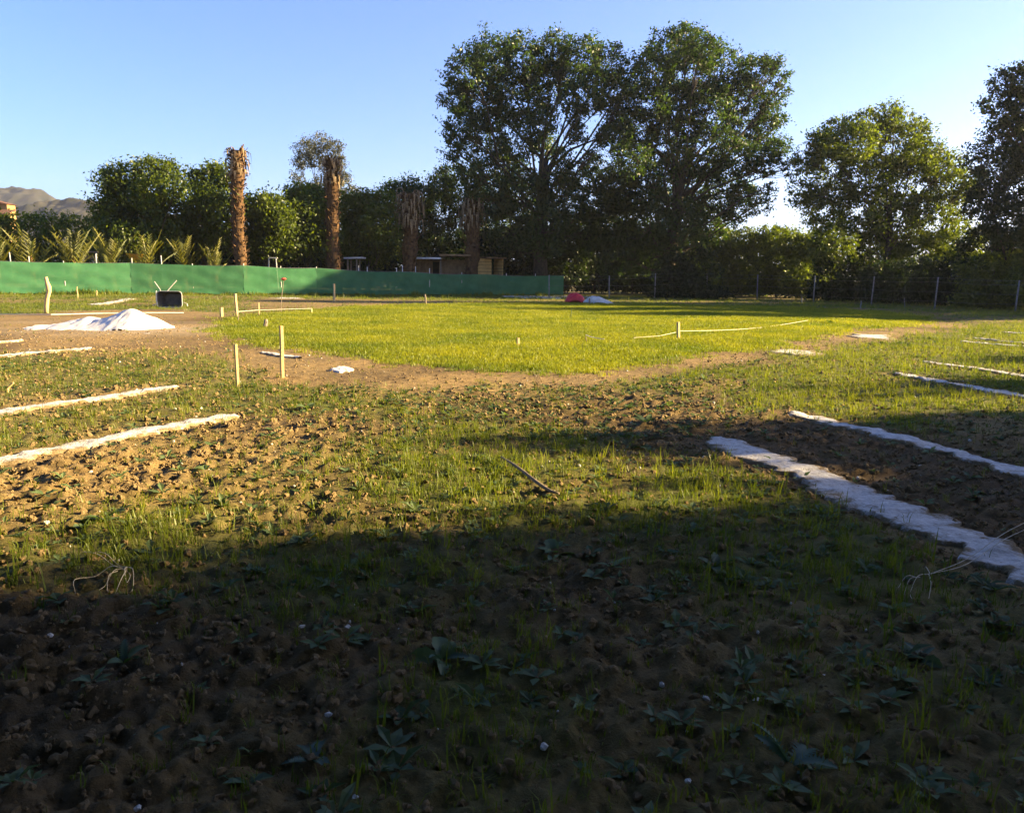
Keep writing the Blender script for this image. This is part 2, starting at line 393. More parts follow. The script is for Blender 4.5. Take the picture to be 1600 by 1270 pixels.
at_all = dict(grass=g_.ravel(), moist=moist.ravel(), lime=lime.ravel())
fl = lawn_[:-1, :-1].ravel(); fd = dirt_[:-1, :-1].ravel() & ~fl
def sub(name, sel, extra=None):
    q = quads[sel] if extra is None else np.concatenate([quads[sel], extra])
    u, inv = np.unique(q, return_inverse=True)
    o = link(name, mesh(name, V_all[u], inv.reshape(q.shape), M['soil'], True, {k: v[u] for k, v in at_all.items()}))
    o['kind'] = 'structure'; return o
cen = np.concatenate([[[0, 0, float(hgt(0., 0.))]], V_all[idx[0]]])
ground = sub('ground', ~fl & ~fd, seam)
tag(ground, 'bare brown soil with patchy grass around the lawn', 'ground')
tag(sub('lawn', fl), 'rounded bright green lawn beyond the dirt track', 'lawn')
tag(sub('dirt_path', fd), 'bare brown dirt track curving around the lawn', 'path')

# ------------------------------------------------------------------ hills
def hill(name, label, pix, Y, thick, seed):
    pts = [at(a, b, Y) for a, b in pix]
    xs = np.array([p[0] for p in pts]); zs = np.array([p[2] for p in pts])
    X = np.linspace(xs[0], xs[-1], 260); T = np.linspace(-1, 1, 60)
    XX, TT = np.meshgrid(X, T)
    Zt = np.interp(XX, xs, zs)
    prof = np.cos(TT * math.pi / 2) ** 1.2
    n = fbm(XX * .03, TT * 6, seed, 5)
    Z = Zt * prof * (.80 + .2 * n) + (fbm(XX * .16, TT * 20, seed, 3) - .5) * 7 * np.where(np.abs(TT) < .05, 1, 1) - 2
    YY = Y + TT * thick + (fbm(XX * .01, TT * 2, seed + 4) - .5) * 40
    id_ = np.arange(XX.size).reshape(XX.shape)
    q = np.stack([id_[:-1, :-1], id_[:-1, 1:], id_[1:, 1:], id_[1:, :-1]], -1).reshape(-1, 4)
    o = link(name, mesh(name, np.stack([XX, YY, Z], -1).reshape(-1, 3), q, M['hill'], True))
    tag(o, label, 'hill', kind='structure')
hill('hill', 'farther rounded grey hill at the left edge of the horizon', [(-420, 400), (-250, 330), (-100, 290), (-20, 276), (30, 280), (80, 293), (150, 312), (300, 350), (500, 420)], 1150, 160, 3)
hill('hill', 'nearer low wooded hill left of the tree row', [(-200, 400), (-60, 365), (20, 322), (70, 303), (140, 300), (220, 310), (330, 340), (420, 418)], 760, 110, 9)

# ------------------------------------------------------------------ plants: trees
def leaves(centres, spread, per, size, rng, flat=.75, up=.5):
    n = len(centres) * per
    c = np.repeat(centres, per, 0); s = np.repeat(spread, per)
    d = rng.normal(size=(n, 3)); d /= np.linalg.norm(d, axis=1)[:, None] + 1e-9
    rad = np.abs(rng.normal(.55, .3, n))[:, None]
    p = c + d * rad * s[:, None] * np.array([1, 1, flat])
    nn = rng.normal(size=(n, 3)) + np.array([0, 0, up]); nn += d * .6
    nn /= np.linalg.norm(nn, axis=1)[:, None] + 1e-9
    t = rng.normal(size=(n, 3)); t -= nn * (t * nn).sum(1)[:, None]; t /= np.linalg.norm(t, axis=1)[:, None] + 1e-9
    b = np.cross(nn, t)
    L = (size * rng.uniform(.6, 1.35, n))[:, None]; W = L * rng.uniform(.38, .6, n)[:, None]
    fold = nn * L * .12
    V = np.stack([p - t * L * .5, p + b * W * .5 - fold, p + t * L * .5, p - b * W * .5 - fold], 1).reshape(-1, 3)
    Q = np.arange(n * 4).reshape(n, 4)
    cv = np.repeat(rng.uniform(0, 1, len(centres)), per) * .6 + rng.uniform(0, .4, n)
    return V, Q, np.repeat(cv, 4)

def tree(name, label, base, blobs, mat, n_leaf, leaf, seed, cat='tree', clump=.9, per=26, trunk_r=.3, trunk_top=.5, group=None, limbs=True, core=.45, lean=0):
    """blobs: world (x,y,z,r)"""
    rng = np.random.default_rng(seed); rnd = random.Random(seed)
    base = np.array(base, float)
    T = thing(name, label, cat, base, group)
    B = np.array(blobs, float); w = B[:, 3] ** 2; w /= w.sum()
    nc = max(8, int(n_leaf / per)); pick = rng.choice(len(B), nc, p=w)
    d = rng.normal(size=(nc, 3)); d /= np.linalg.norm(d, axis=1)[:, None]
    rad = core + (1 - core) * rng.uniform(0, 1, nc) ** .6
    rad = rad * np.where(rng.uniform(size=nc) < .10, rng.uniform(1.05, 1.4, nc), 1)     # loose sprigs past the outline
    cc = B[pick, :3] + d * (rad * B[pick, 3] * .92)[:, None]
    cc[:, 2] = np.maximum(cc[:, 2], .25 + .3 * rng.uniform(size=nc))
    sp = clump * rng.uniform(.6, 1.3, nc)
    V, Q, cv = leaves(cc, sp, per, leaf, rng)
    link('crown', mesh('crown', V - base, Q, mat, False, {'var': cv}), T)
    mb = MB()
    top = B[:, :3].mean(0); zmin = base[2]
    fork = base + (top - base) * trunk_top; fork[0] = base[0] + (top[0] - base[0]) * .35 + lean
    fork[1] = base[1] + (top[1] - base[1]) * .3
    P = [base - [0, 0, .3], base + (fork - base) * .33 + rng.normal(0, .08, 3), base + (fork - base) * .66 + rng.normal(0, .1, 3), fork]
    mb.tube(P, [trunk_r * 1.35, trunk_r, trunk_r * .85, trunk_r * .7], 9)
    if limbs:
        for k, b in enumerate(B):
            s0 = P[1] + (fork - P[1]) * rnd.uniform(.15, 1) ** .8
            if b[2] < s0[2] + .5: s0 = P[1] * .6 + P[0] * .4 if b[2] < P[1][2] else P[1]
            m1 = s0 + (b[:3] - s0) * .4 + np.array([rnd.gauss(0, .5), rnd.gauss(0, .5), rnd.gauss(-.2, .5)])
            m2 = s0 + (b[:3] - s0) * .75 + np.array([rnd.gauss(0, .25), rnd.gauss(0, .25), rnd.gauss(.1, .2)])
            rl = trunk_r * rnd.uniform(.17, .30)
            mb.tube([s0, m1, m2, b[:3]], [rl, rl * .7, rl * .45, rl * .28], 5, False)
            own = np.where(pick == k)[0][:9]
            for j in own:
                e = cc[j]; q = m2 + (e - m2) * .5 + rng.normal(0, .15, 3)
                mb.tube([m2, q, e], [rl * .3, rl * .18, rl * .06 + .004], 4, False)
    mb.build('trunk', M['bark'], T, base, True)
    return T
def pxblobs(lst, Y, seed, dy=.5):
    rng = random.Random(seed); out = []
    for (px, py, r) in lst:
        yy = Y + rng.uniform(-1, 1) * dy * 4
        p = at(px, py, yy); out.append((p[0], p[1], p[2], r * yy / FPX))
    return out
def on_ground(px, Y): p = at(px, 440, Y); p[2] = hz(p); return p

# the net fence's line (foot and top pixels)
NETPX = [(-420, 462, 398), (-200, 461, 402), (0, 460, 408), (206, 460, 411), (382, 461, 415), (495, 461, 419), (640, 462, 425), (760, 462, 429), (880, 462.5, 431)]
pts = []
for (px, by, ty) in NETPX:
    p = gph(px, by); top = at(px, ty, p[1])[2]; pts.append((p, top))
def along(px):
    for k in range(len(NETPX) - 1):
        if NETPX[k][0] <= px <= NETPX[k + 1][0]:
            t = (px - NETPX[k][0]) / (NETPX[k + 1][0] - NETPX[k][0]); p = pts[k][0] * (1 - t) + pts[k + 1][0] * t; return p, pts[k][1] * (1 - t) + pts[k + 1][1] * t
def netY(px, back): return along(px)[0][1] + back
# big trees behind the fence
tree('broadleaf_tree', 'tall spreading dark green tree, left one of the two tallest', on_ground(845, 62.5), pxblobs(
    [(728, 118, 40), (712, 150, 26), (768, 92, 38), (815, 88, 38), (862, 84, 36), (910, 92, 38), (950, 100, 32), (985, 122, 28), (718, 196, 28), (706, 236, 18), (755, 165, 44), (805, 150, 45), (860, 140, 42),
     (915, 140, 36), (955, 150, 32), (760, 222, 38), (812, 212, 38), (852, 228, 26), (790, 262, 34), (735, 268, 26), (850, 190, 24), (965, 190, 22), (925, 262, 24), (945, 215, 14), (985, 160, 24), (905, 212, 15), (930, 238, 15), (880, 252, 18), (902, 180, 20), (885, 285, 20), (760, 310, 42), (820, 300, 42), (880, 305, 44), (930, 310, 40), (790, 355, 44), (850, 360, 46), (910, 365, 46)], 62.5, 1, .7),
    M['leafbig'], 92000, .23, 11, clump=.66, per=34, trunk_r=.5, trunk_top=.85)
tree('broadleaf_tree', 'tallest dark green tree with a limb reaching right', on_ground(1040, 61.5), pxblobs(
    [(1072, 62, 26), (1045, 82, 36), (1095, 80, 34), (1020, 110, 34), (1075, 115, 44), (1130, 108, 36), (1180, 112, 30), (1205, 100, 18), (1228, 130, 16), (1160, 145, 36), (1205, 165, 26), (1015, 160, 34), (1060, 165, 42),
     (1110, 170, 44), (1000, 205, 36), (1160, 200, 38), (1205, 205, 26), (1045, 225, 50), (1100, 240, 50), (1150, 250, 40), (985, 255, 42), (1195, 250, 24), (1222, 232, 18), (1235, 262, 14), (1010, 290, 50), (1070, 300, 50), (1120, 305, 40), (1160, 300, 22), (1185, 320, 18), (1205, 300, 12), (1150, 335, 22), (970, 210, 28), (965, 300, 40), (960, 350, 46), (1010, 350, 48), (1065, 355, 48), (1105, 350, 34), (1020, 395, 46), (970, 400, 44)], 61.5, 2, .7),
    M['leafbig'], 104000, .23, 12, clump=.66, per=34, trunk_r=.5, trunk_top=.85)
tree('broadleaf_tree', 'wide bushy tree with sunlit yellow-green right side, right of the tallest', on_ground(1385, 58), pxblobs(
    [(1385, 182, 22), (1358, 195, 26), (1410, 190, 22), (1435, 205, 22), (1310, 205, 26), (1285, 222, 22), (1338, 225, 38), (1395, 232, 42), (1440, 240, 34), (1262, 250, 24), (1300, 262, 42), (1355, 275, 48), (1420, 280, 48),
     (1470, 265, 34), (1500, 290, 34), (1518, 285, 18), (1255, 300, 26), (1285, 325, 36), (1340, 335, 46), (1400, 345, 50), (1460, 340, 48), (1300, 380, 40), (1370, 400, 45), (1440, 405, 45), (1500, 380, 40)], 58, 3, .6),
    M['leafmid'], 70000, .22, 13, clump=.6, per=30, trunk_r=.24, trunk_top=.8)
tree('broadleaf_tree', 'tall dark tree cut off by the right edge of the picture', on_ground(1640, 47), pxblobs(
    [(1572, 130, 24), (1598, 125, 28), (1560, 165, 24), (1600, 170, 40), (1640, 130, 45), (1690, 180, 60), (1550, 205, 18), (1580, 215, 40), (1630, 230, 60), (1530, 245, 26), (1560, 265, 40), (1610, 290, 60), (1690, 280, 70), (1540, 310, 36),
     (1580, 345, 50), (1650, 360, 65), (1540, 380, 40), (1600, 410, 45), (1680, 410, 50)], 47, 4, .6),
    M['leafdark'], 56000, .2, 14, clump=.58, per=30, trunk_r=.3, trunk_top=.8)
# left row of trees behind the net fence
tree('broadleaf_tree', 'round leafy tree at the left end of the tree row', on_ground(215, netY(215, 4.5)), pxblobs(
    [(172, 285, 22), (200, 275, 24), (165, 315, 22), (195, 310, 34), (235, 268, 22), (262, 272, 22), (280, 292, 18), (240, 305, 34), (225, 340, 40), (180, 345, 34), (265, 330, 32), (205, 378, 34), (255, 375, 32), (165, 375, 28)], netY(215, 4.5), 5, .5),
    M['leafmid'], 26000, .24, 15, clump=.85, trunk_r=.25, trunk_top=.4)
tree('broadleaf_tree', 'dark leafy tree directly left of the tallest dead palm', on_ground(325, netY(325, 4.5)), pxblobs(
    [(310, 285, 20), (338, 272, 18), (355, 285, 16), (320, 315, 30), (348, 325, 26), (310, 350, 30), (340, 370, 30), (300, 385, 26)], netY(325, 4.5), 6, .5),
    M['leafmid'], 16000, .24, 16, clump=.9, trunk_r=.2, trunk_top=.4)
tree('broadleaf_tree', 'sunlit yellow-green tree between the two tall dead palms, left one', on_ground(415, netY(415, 4)), pxblobs(
    [(398, 325, 22), (425, 322, 22), (410, 350, 28), (440, 345, 20), (400, 378, 26), (435, 380, 26)], netY(415, 4), 7, .5),
    M['leafmid'], 14000, .24, 17, clump=.9, trunk_r=.18, trunk_top=.4)
tree('broadleaf_tree', 'leafy tree between the two tall dead palms, right one', on_ground(480, netY(480, 4.5)), pxblobs(
    [(462, 308, 18), (490, 312, 22), (475, 335, 26), (505, 340, 26), (465, 370, 28), (500, 378, 28)], netY(480, 4.5), 8, .5),
    M['leafmid'], 15000, .24, 18, clump=.9, trunk_r=.18, trunk_top=.4)
tree('broadleaf_tree', 'leafy tree right of the second dead palm, behind the little shelter', on_ground(575, netY(575, 5)), pxblobs(
    [(548, 325, 22), (575, 320, 22), (600, 312, 18), (560, 350, 28), (592, 350, 30), (555, 382, 26), (592, 388, 26)], netY(575, 5), 9, .5),
    M['leafmid'], 16000, .24, 19, clump=.9, trunk_r=.18, trunk_top=.4)
tree('broadleaf_tree', 'dark tree with loose sprigs on top, behind the short shaggy palm', on_ground(640, 66), pxblobs(
    [(615, 296, 16), (640, 292, 16), (625, 320, 28), (660, 305, 26), (690, 290, 24), (650, 340, 34), (688, 330, 34), (630, 375, 32), (680, 375, 34)], 66, 10, .5),
    M['leafbig'], 19000, .24, 20, clump=.9, trunk_r=.2, trunk_top=.4)
tree('broadleaf_tree', 'dark tree under the left side of the tall spreading tree', on_ground(745, 67), pxblobs(
    [(705, 275, 22), (735, 290, 32), (770, 300, 34), (725, 330, 36), (765, 345, 38), (735, 380, 34), (785, 385, 34), (810, 310, 34)], 67, 21, .5),
    M['leafbig'], 14000, .24, 21, clump=.7, trunk_r=.22, trunk_top=.4)
tree('feathery_tree', 'pale airy tree with a thin crown far behind the second dead palm', on_ground(508, 96), pxblobs(
    [(478, 232, 16), (500, 224, 16), (522, 232, 14), (468, 255, 12), (490, 250, 14), (530, 255, 12), (465, 278, 9), (538, 278, 10), (512, 255, 14)], 96, 22, .6),
    M['leafgrey'], 7000, .24, 22, clump=.8, trunk_r=.28, trunk_top=.55, per=14)
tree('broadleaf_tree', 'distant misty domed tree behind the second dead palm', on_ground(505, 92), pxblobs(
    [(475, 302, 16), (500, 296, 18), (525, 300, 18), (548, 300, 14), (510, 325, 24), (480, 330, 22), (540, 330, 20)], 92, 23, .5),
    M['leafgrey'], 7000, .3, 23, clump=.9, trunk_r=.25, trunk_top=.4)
# dark understory behind the right fence
def wood(label, lst, seed, n, leaf):
    rng = np.random.default_rng(seed); B = np.array(lst); pick = rng.integers(0, len(B), n // 26); d = rng.normal(size=(len(pick), 3)); d /= np.linalg.norm(d, axis=1)[:, None]
    cc = B[pick, :3] + d * (B[pick, 3] * rng.uniform(.3, 1, len(pick)))[:, None]; cc[:, 2] = np.maximum(cc[:, 2], .3)
    V, Q, cv = leaves(cc, np.full(len(cc), 1.1), 26, leaf, rng); o = link('woodland', mesh('woodland', V, Q, M['leafdark'], False, {'var': cv})); tag(o, label, 'woodland', kind='stuff')
rg = random.Random(5)
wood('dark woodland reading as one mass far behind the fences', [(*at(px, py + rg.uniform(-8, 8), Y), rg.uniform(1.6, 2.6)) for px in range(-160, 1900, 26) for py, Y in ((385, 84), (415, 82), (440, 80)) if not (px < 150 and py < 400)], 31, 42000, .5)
und = [(800, 66, 345, 'below the left side of the spreading tree'), (865, 67, 340, 'below the middle of the spreading tree'), (930, 69, 335, 'between the trunks of the two tallest trees'),
       (990, 71, 345, 'just left of the tallest tree trunk'), (1060, 72, 350, 'just right of the tallest tree trunk'), (1072, 59.5, 392, 'in front of the tallest tree, right of its trunk')]
for k, (px, Y, topy, wh) in enumerate(und):
    bl = [(px + dx, topy + 28 + dy, 34) for dx, dy in ((-22, 6), (20, 0), (0, 30), (-30, 52), (30, 56), (0, 70))]
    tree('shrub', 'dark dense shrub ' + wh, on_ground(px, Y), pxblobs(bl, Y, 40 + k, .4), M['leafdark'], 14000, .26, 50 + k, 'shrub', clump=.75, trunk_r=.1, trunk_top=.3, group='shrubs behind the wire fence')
for k, (px, Y, topy, wh) in enumerate([(1110, 70, 372, 'first hedge bush right of the tallest tree'), (1160, 69, 360, 'second hedge bush right of the tallest tree'), (1215, 67, 358, 'third hedge bush right of the tallest tree'),
                                      (1268, 65, 366, 'fourth hedge bush right of the tallest tree')]):
    bl = [(px + dx, topy + 22 + dy, 26) for dx, dy in ((-18, 2), (18, 0), (0, -2), (0, 26), (-24, 44), (24, 44), (0, 62), (-22, 70), (22, 72))]
    tree('hedge_bush', wh + ', its top catching sunlight', on_ground(px, Y), pxblobs(bl, Y, 60 + k, .35), M['leafmid'], 14000, .24, 70 + k, 'bush', clump=.6, trunk_r=.08, trunk_top=.3, group='sunlit-topped hedge behind the wire fence')
for k, (px, Y, topy, wh) in enumerate([(1320, 57, 400, 'under the wide bushy tree, left'), (1400, 54, 405, 'under the wide bushy tree, middle'), (1475, 51, 400, 'under the wide bushy tree, right'), (1555, 46, 395, 'with sunlit leaves low at the right edge'), (1640, 44, 380, 'outermost at the right edge')]):
    bl = [(px + dx, topy + 28 + dy, 34) for dx, dy in ((-24, 6), (22, 0), (0, 20), (-28, 40), (28, 42), (0, 50))]
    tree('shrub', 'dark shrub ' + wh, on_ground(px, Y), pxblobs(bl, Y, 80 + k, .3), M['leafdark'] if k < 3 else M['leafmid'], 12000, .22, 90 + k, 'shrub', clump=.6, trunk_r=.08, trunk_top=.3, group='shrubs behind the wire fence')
# low shrubs left, behind the young palms
for k, (px, Y, topy, wh) in enumerate([(5, 56, 330, 'at the left edge below the house'), (68, 55, 333, 'rounded, between the first young palms'), (132, 58, 334, 'dark, left of the round leafy tree')]):
    bl = [(px + dx, topy + 22 + dy, 24) for dx, dy in ((-14, 4), (14, 0), (0, 24), (-16, 42), (16, 46))]
    tree('shrub', 'green shrub ' + wh, on_ground(px, Y), pxblobs(bl, Y, 100 + k, .3), M['leafmid'], 5000, .22, 110 + k, 'shrub', clump=.6, trunk_r=.08, trunk_top=.3, group='shrubs behind the net fence')
for k, (px, Y) in enumerate([(290, 62), (375, 63), (450, 64), (530, 66), (615, 70), (700, 71)]):
    bl = [(px + dx, 392 + dy, 30) for dx, dy in ((-22, 0), (20, -4), (0, 18), (-24, 26), (26, 24))]
    wh = ['below the gap left of the tallest dead palm', 'behind the base of the tallest dead palm', 'below the trees between the two dead palms', 'behind the base of the second dead palm', 'behind the short shaggy palm', 'behind the brown shed'][k]
    tree('shrub', 'dark shrub ' + wh, on_ground(px, Y), pxblobs(bl, Y, 120 + k, .3), M['leafdark'], 9000, .26, 130 + k, 'shrub', clump=.6, trunk_r=.08, trunk_top=.3, group='shrubs behind the net fence')
# trees standing outside the picture to the right and behind: they shade the foreground
def wtree(name, label, x, y, h, rad, seed, n=9000, leaf=.36, mat='leafdark', low=.12):
    rng = random.Random(seed); bl = []
    for k in range(13):
        t = low + (1 - low) * (k + .5) / 13; a = rng.uniform(0, 6.28); q = rad * .55 * math.sin(math.pi * min(1, .25 + t * .75))
        bl.append((x + math.cos(a) * q, y + math.sin(a) * q, (h - rad * .55) * t, rad * rng.uniform(.42, .6)))
    tree(name, label, (x, y, hz((x, y))), bl, M[mat], n, leaf, seed, 'tree', clump=.8, trunk_r=.22, trunk_top=.45, group='trees along the right side outside the view')
for k, (x, y, h, rad, wh) in enumerate([(23.5, 19.6, 3.4, 1.6, 'smallest roadside tree, farthest along the right side'), (23, 16.6, 4.6, 1.8, 'second roadside tree along the right side'), (23.5, 12.6, 6.6, 1.9, 'third roadside tree along the right side'),
                                        (23, 9.4, 7.9, 2.0, 'fourth roadside tree along the right side'), (22, 5.5, 8.8, 2.2, 'fifth roadside tree along the right side'), (21, 2.0, 12, 3.6, 'tall tree beside the viewer on the right'),
                                        (17.5, 3.4, 8.3, 2.4, 'unseen leafy tree added on the right to block stray sun'), (21.5, 7.4, 6.7, 1.8, 'shorter roadside tree between the fourth and fifth'), (13.5, 3.2, 5.6, 2.2, 'unseen low tree added close on the right to block sun'), (12, .4, 7.5, 2.6, 'unseen bushy tree added close on the right to block sun'), (11, -3.4, 12, 3.6, 'unseen tall tree added behind on the right to block light'),  # the ones nearer the viewer are unseen additions that stop stray sun
                                        (5, -9, 14, 4.5, 'unseen tall tree added right behind the viewer to hide sky'), (-7, -7.5, 13, 4.5, 'unseen tall tree added behind on the left to hide sky'), (-10, -1, 9, 3.0, 'unseen tree added beside the viewer on the left to hide sky'), (-8, 2.2, 8, 2.6, 'unseen leafy tree added close on the left to hide sky')]):  # unseen trees behind and on the left, added to hide sky and darken the foreground
    wtree('broadleaf_tree', wh, x, y, h, rad, 200 + k, n=(5000, 5500, 5500, 6500, 12000)[k] if k < 5 else 10500)
rg = random.Random(77); bl = []  # unseen canopy added above the camera, cutting sky light on the foreground
for i in range(60):
    x = rg.uniform(-9, 8); y = rg.uniform(-9, 7.5); r = rg.uniform(1.2, 1.9)
    z = max(5.2, 1.5 + r + max(0, y + r) * .42 + .4) + rg.uniform(0, 2.5); bl.append((x, y, z, r))
tree('broadleaf_tree', 'unseen spreading tree added overhead to block sky light', (2.0, -5.5, hz((2, -5.5))), bl, M['leafdark'], 44000, .42, 240, clump=1.0, trunk_r=.5, trunk_top=.55)
for k, (x, y, h, rad, wh) in enumerate([(37, 45, 13.5, 4.5, 'tree beyond the right edge of the far lawn'), (36, 39.5, 12.5, 3.6, 'second tree beyond the right edge of the far lawn'), (35, 35, 11, 3.0, 'fourth tree beyond the right edge of the far lawn'), (39, 51, 14, 4.5, 'third tree beyond the right edge of the far lawn')]):
    wtree('broadleaf_tree', wh, x, y, h, rad, 230 + k, 15000)

# ------------------------------------------------------------------ dead palms
def dead_palm(label, px, Y, topy, r_base, r_top, seed, crown, lean=0.0, fr=0):
    rng = np.random.default_rng(seed)
    b = on_ground(px, Y); top = at(px, topy, Y); H = top[2] - b[2]
    T = thing('dead_palm', label, 'palm', b, 'dead palms behind the net fence')
    mb = MB(); n = 14; P = []; Rr_ = []
    for i in range(n):
        t = i / (n - 1)
        P.append((b[0] + lean * t + .06 * math.sin(t * 7 + seed), b[1] + .05 * math.cos(t * 5), b[2] - .2 + (H + .2) * t))
        Rr_.append((r_base + (r_top - r_base) * t) * (1 + .12 * math.sin(t * 23 + seed)))
    mb.tube(P, Rr_, 12); mb.build('trunk', M['palmbark'], T, b, True)
    lb = MB()
    m = int(H * 62)
    for i in range(m):                      # old leaf bases in a spiral
        t = min(.999, max(0, (i + .5) / m + rng.normal(0, .012))); a = i * 2.399 + rng.normal(0, .6)
        k = min(n - 2, int(t * (n - 1))); q = t * (n - 1) - k
        c = np.array(P[k]) * (1 - q) + np.array(P[k + 1]) * q; r = Rr_[k] * (1 - q) + Rr_[k + 1] * q
        o = np.array([math.cos(a), math.sin(a), 0]); s = np.array([-math.sin(a), math.cos(a), 0])
        L = rng.uniform(.08, .30) * (1 + .7 * t) * (2.0 if rng.uniform() < .06 else 1); w = rng.uniform(.025, .08)
        out = rng.uniform(.35, .9)
        p0 = c + o * r * .85; p1 = p0 + o * L * out + np.array([0, 0, L * rng.uniform(.3, 1)])
        th_ = np.array([0, 0, .05])
        lb.add([p0 - s * w, p0 + s * w, p1 + s * w * .5, p1 - s * w * .5, p0 - s * w - th_, p0 + s * w - th_, p1 + s * w * .5 - th_, p1 - s * w * .5 - th_],
               [(0, 1, 2, 3), (7, 6, 5, 4), (0, 4, 5, 1), (1, 5, 6, 2), (2, 6, 7, 3), (3, 7, 4, 0)])
    lb.build('leaf_bases', M['palmbark'], T, b, kind='stuff')
    if crown:
        fm = MB(); c = np.array(P[-1])
        for i in range(crown):
            a = rng.uniform(0, 6.283); o = np.array([math.cos(a), math.sin(a), 0]); s = np.array([-math.sin(a), math.cos(a), 0])
            L = rng.uniform(.5, 1.0) * (1 + fr); z0 = rng.uniform(-1.6 - fr, .1)
            rise = rng.uniform(.1, .7); p = c + np.array([0, 0, z0]) + o * r_top * .7
            pts = [p, p + o * L * .3 + np.array([0, 0, rise * L * .5]), p + o * L * .55 + np.array([0, 0, rise * L * .35]), p + o * L * .62 + np.array([0, 0, -L * .35 * (1 + fr)])]
            w = rng.uniform(.03, .07)
            V = []
            for j, q in enumerate(pts):
                ww = w * (1, 1.6, 1.3, .3)[j]; V += [q - s * ww, q + s * ww, q + np.array([0, 0, -.03])]
            Fc = []
            for j in range(3):
                e = j * 3; Fc += [(e, e + 1, e + 4, e + 3), (e + 1, e + 2, e + 5, e + 4), (e + 2, e, e + 3, e + 5)]
            fm.add(V, Fc)
        fm.build('dead_fronds', M['deadfrond'], T, b, kind='stuff')
    return T
dead_palm('tallest dead palm trunk with brown shaggy bark and no crown', 377, netY(377, 1.4), 236, .34, .43, 1, 90)
dead_palm('dead palm with thin sunlit trunk and shaggy grey head, by the little shelter', 524, netY(524, 1.8), 250, .42, .40, 2, 110, lean=-.15)
dead_palm('short dead palm with drooping straw fronds, left of the brown shed', 641, netY(641, 2.5), 305, .48, .55, 3, 120, fr=.5)
dead_palm('dark dead palm right of the brown shed, under the spreading tree', 737, netY(737, 2.0), 312, .52, .5, 4, 120, fr=.4)

# ------------------------------------------------------------------ young palms behind the net fence
def young_palm(label, px, Y, topy, seed, wide=1.0):
    rng = np.random.default_rng(seed); b = on_ground(px, Y); H = at(px, topy, Y)[2] - b[2]
    T = thing('young_palm', label, 'palm', b, 'young palms along the net fence')
    mb = MB(); st = H * .5
    mb.tube([b - [0, 0, .1], b + [0.02, 0, st * .5], b + [0, 0, st], b + [0, 0, st * 1.25]], [.26, .2, .14, .05], 8); mb.build('stem', M['palmbark'], T, b, True)
    Vs = []; Qs = []; cv = []; nf = 24
    for i in range(nf):
        a = i * 2.4 + rng.normal(0, .2); o = np.array([math.cos(a), math.sin(a), 0]); s = np.array([-math.sin(a), math.cos(a), 0])
        z0 = st * rng.uniform(.35, 1.1); L = (H - z0) * rng.uniform(.4, 1.0); spread = rng.uniform(.1, .85) * wide; dr_ = rng.uniform(.05, .38)
        col = rng.uniform(0, 1)
        prev = None
        for j in range(9):
            t = (j + 1) / 9
            c = b + np.array([0, 0, z0]) + o * (L * spread * t ** 1.1) + np.array([0, 0, L * (t - dr_ * t * t)])
            for sg in (-1, 1):
                l = L * .22 * (1 - .55 * t) + .05; tip = c + s * sg * l * .8 + np.array([0, 0, l * .75]) + o * l * .35
                w = np.array([0, 0, .035]); n = len(Vs)
                Vs += [c - w, c + w, tip + w * .3, tip - w * .3]; Qs.append((n, n + 1, n + 2, n + 3)); cv += [col] * 4
            if prev is not None:
                n = len(Vs); w = s * .02
                Vs += [prev - w, prev + w, c + w, c - w]; Qs.append((n, n + 1, n + 2, n + 3)); cv += [col] * 4
            prev = c
    link('fronds', mesh('fronds', np.array(Vs) - b, np.array(Qs), M['palmleaf'], False, {'var': cv}), T)
for k, (px, Y, ty, w, l) in enumerate([(-4, 45.5, 338, 1.1, 'young palm cut by the left edge of the picture'), (50, 46, 350, 1.0, 'bushy young palm second from the left edge'), (116, 47, 357, .9, 'young palm left of the white gate frame'),
                                       (176, 48, 350, 1.2, 'wide young palm between the gate frame and the orange tub'), (232, 48.5, 356, .9, 'slim golden young palm beside the orange tub'), (289, 49.5, 362, .8, 'small young palm, second left of the tallest dead palm'),
                                       (336, 50.5, 370, .8, 'smallest young palm, just left of the tallest dead palm')]):
    young_palm(l, px, netY(px, 1.3 + .3 * (k % 2)), ty, 300 + k, w)

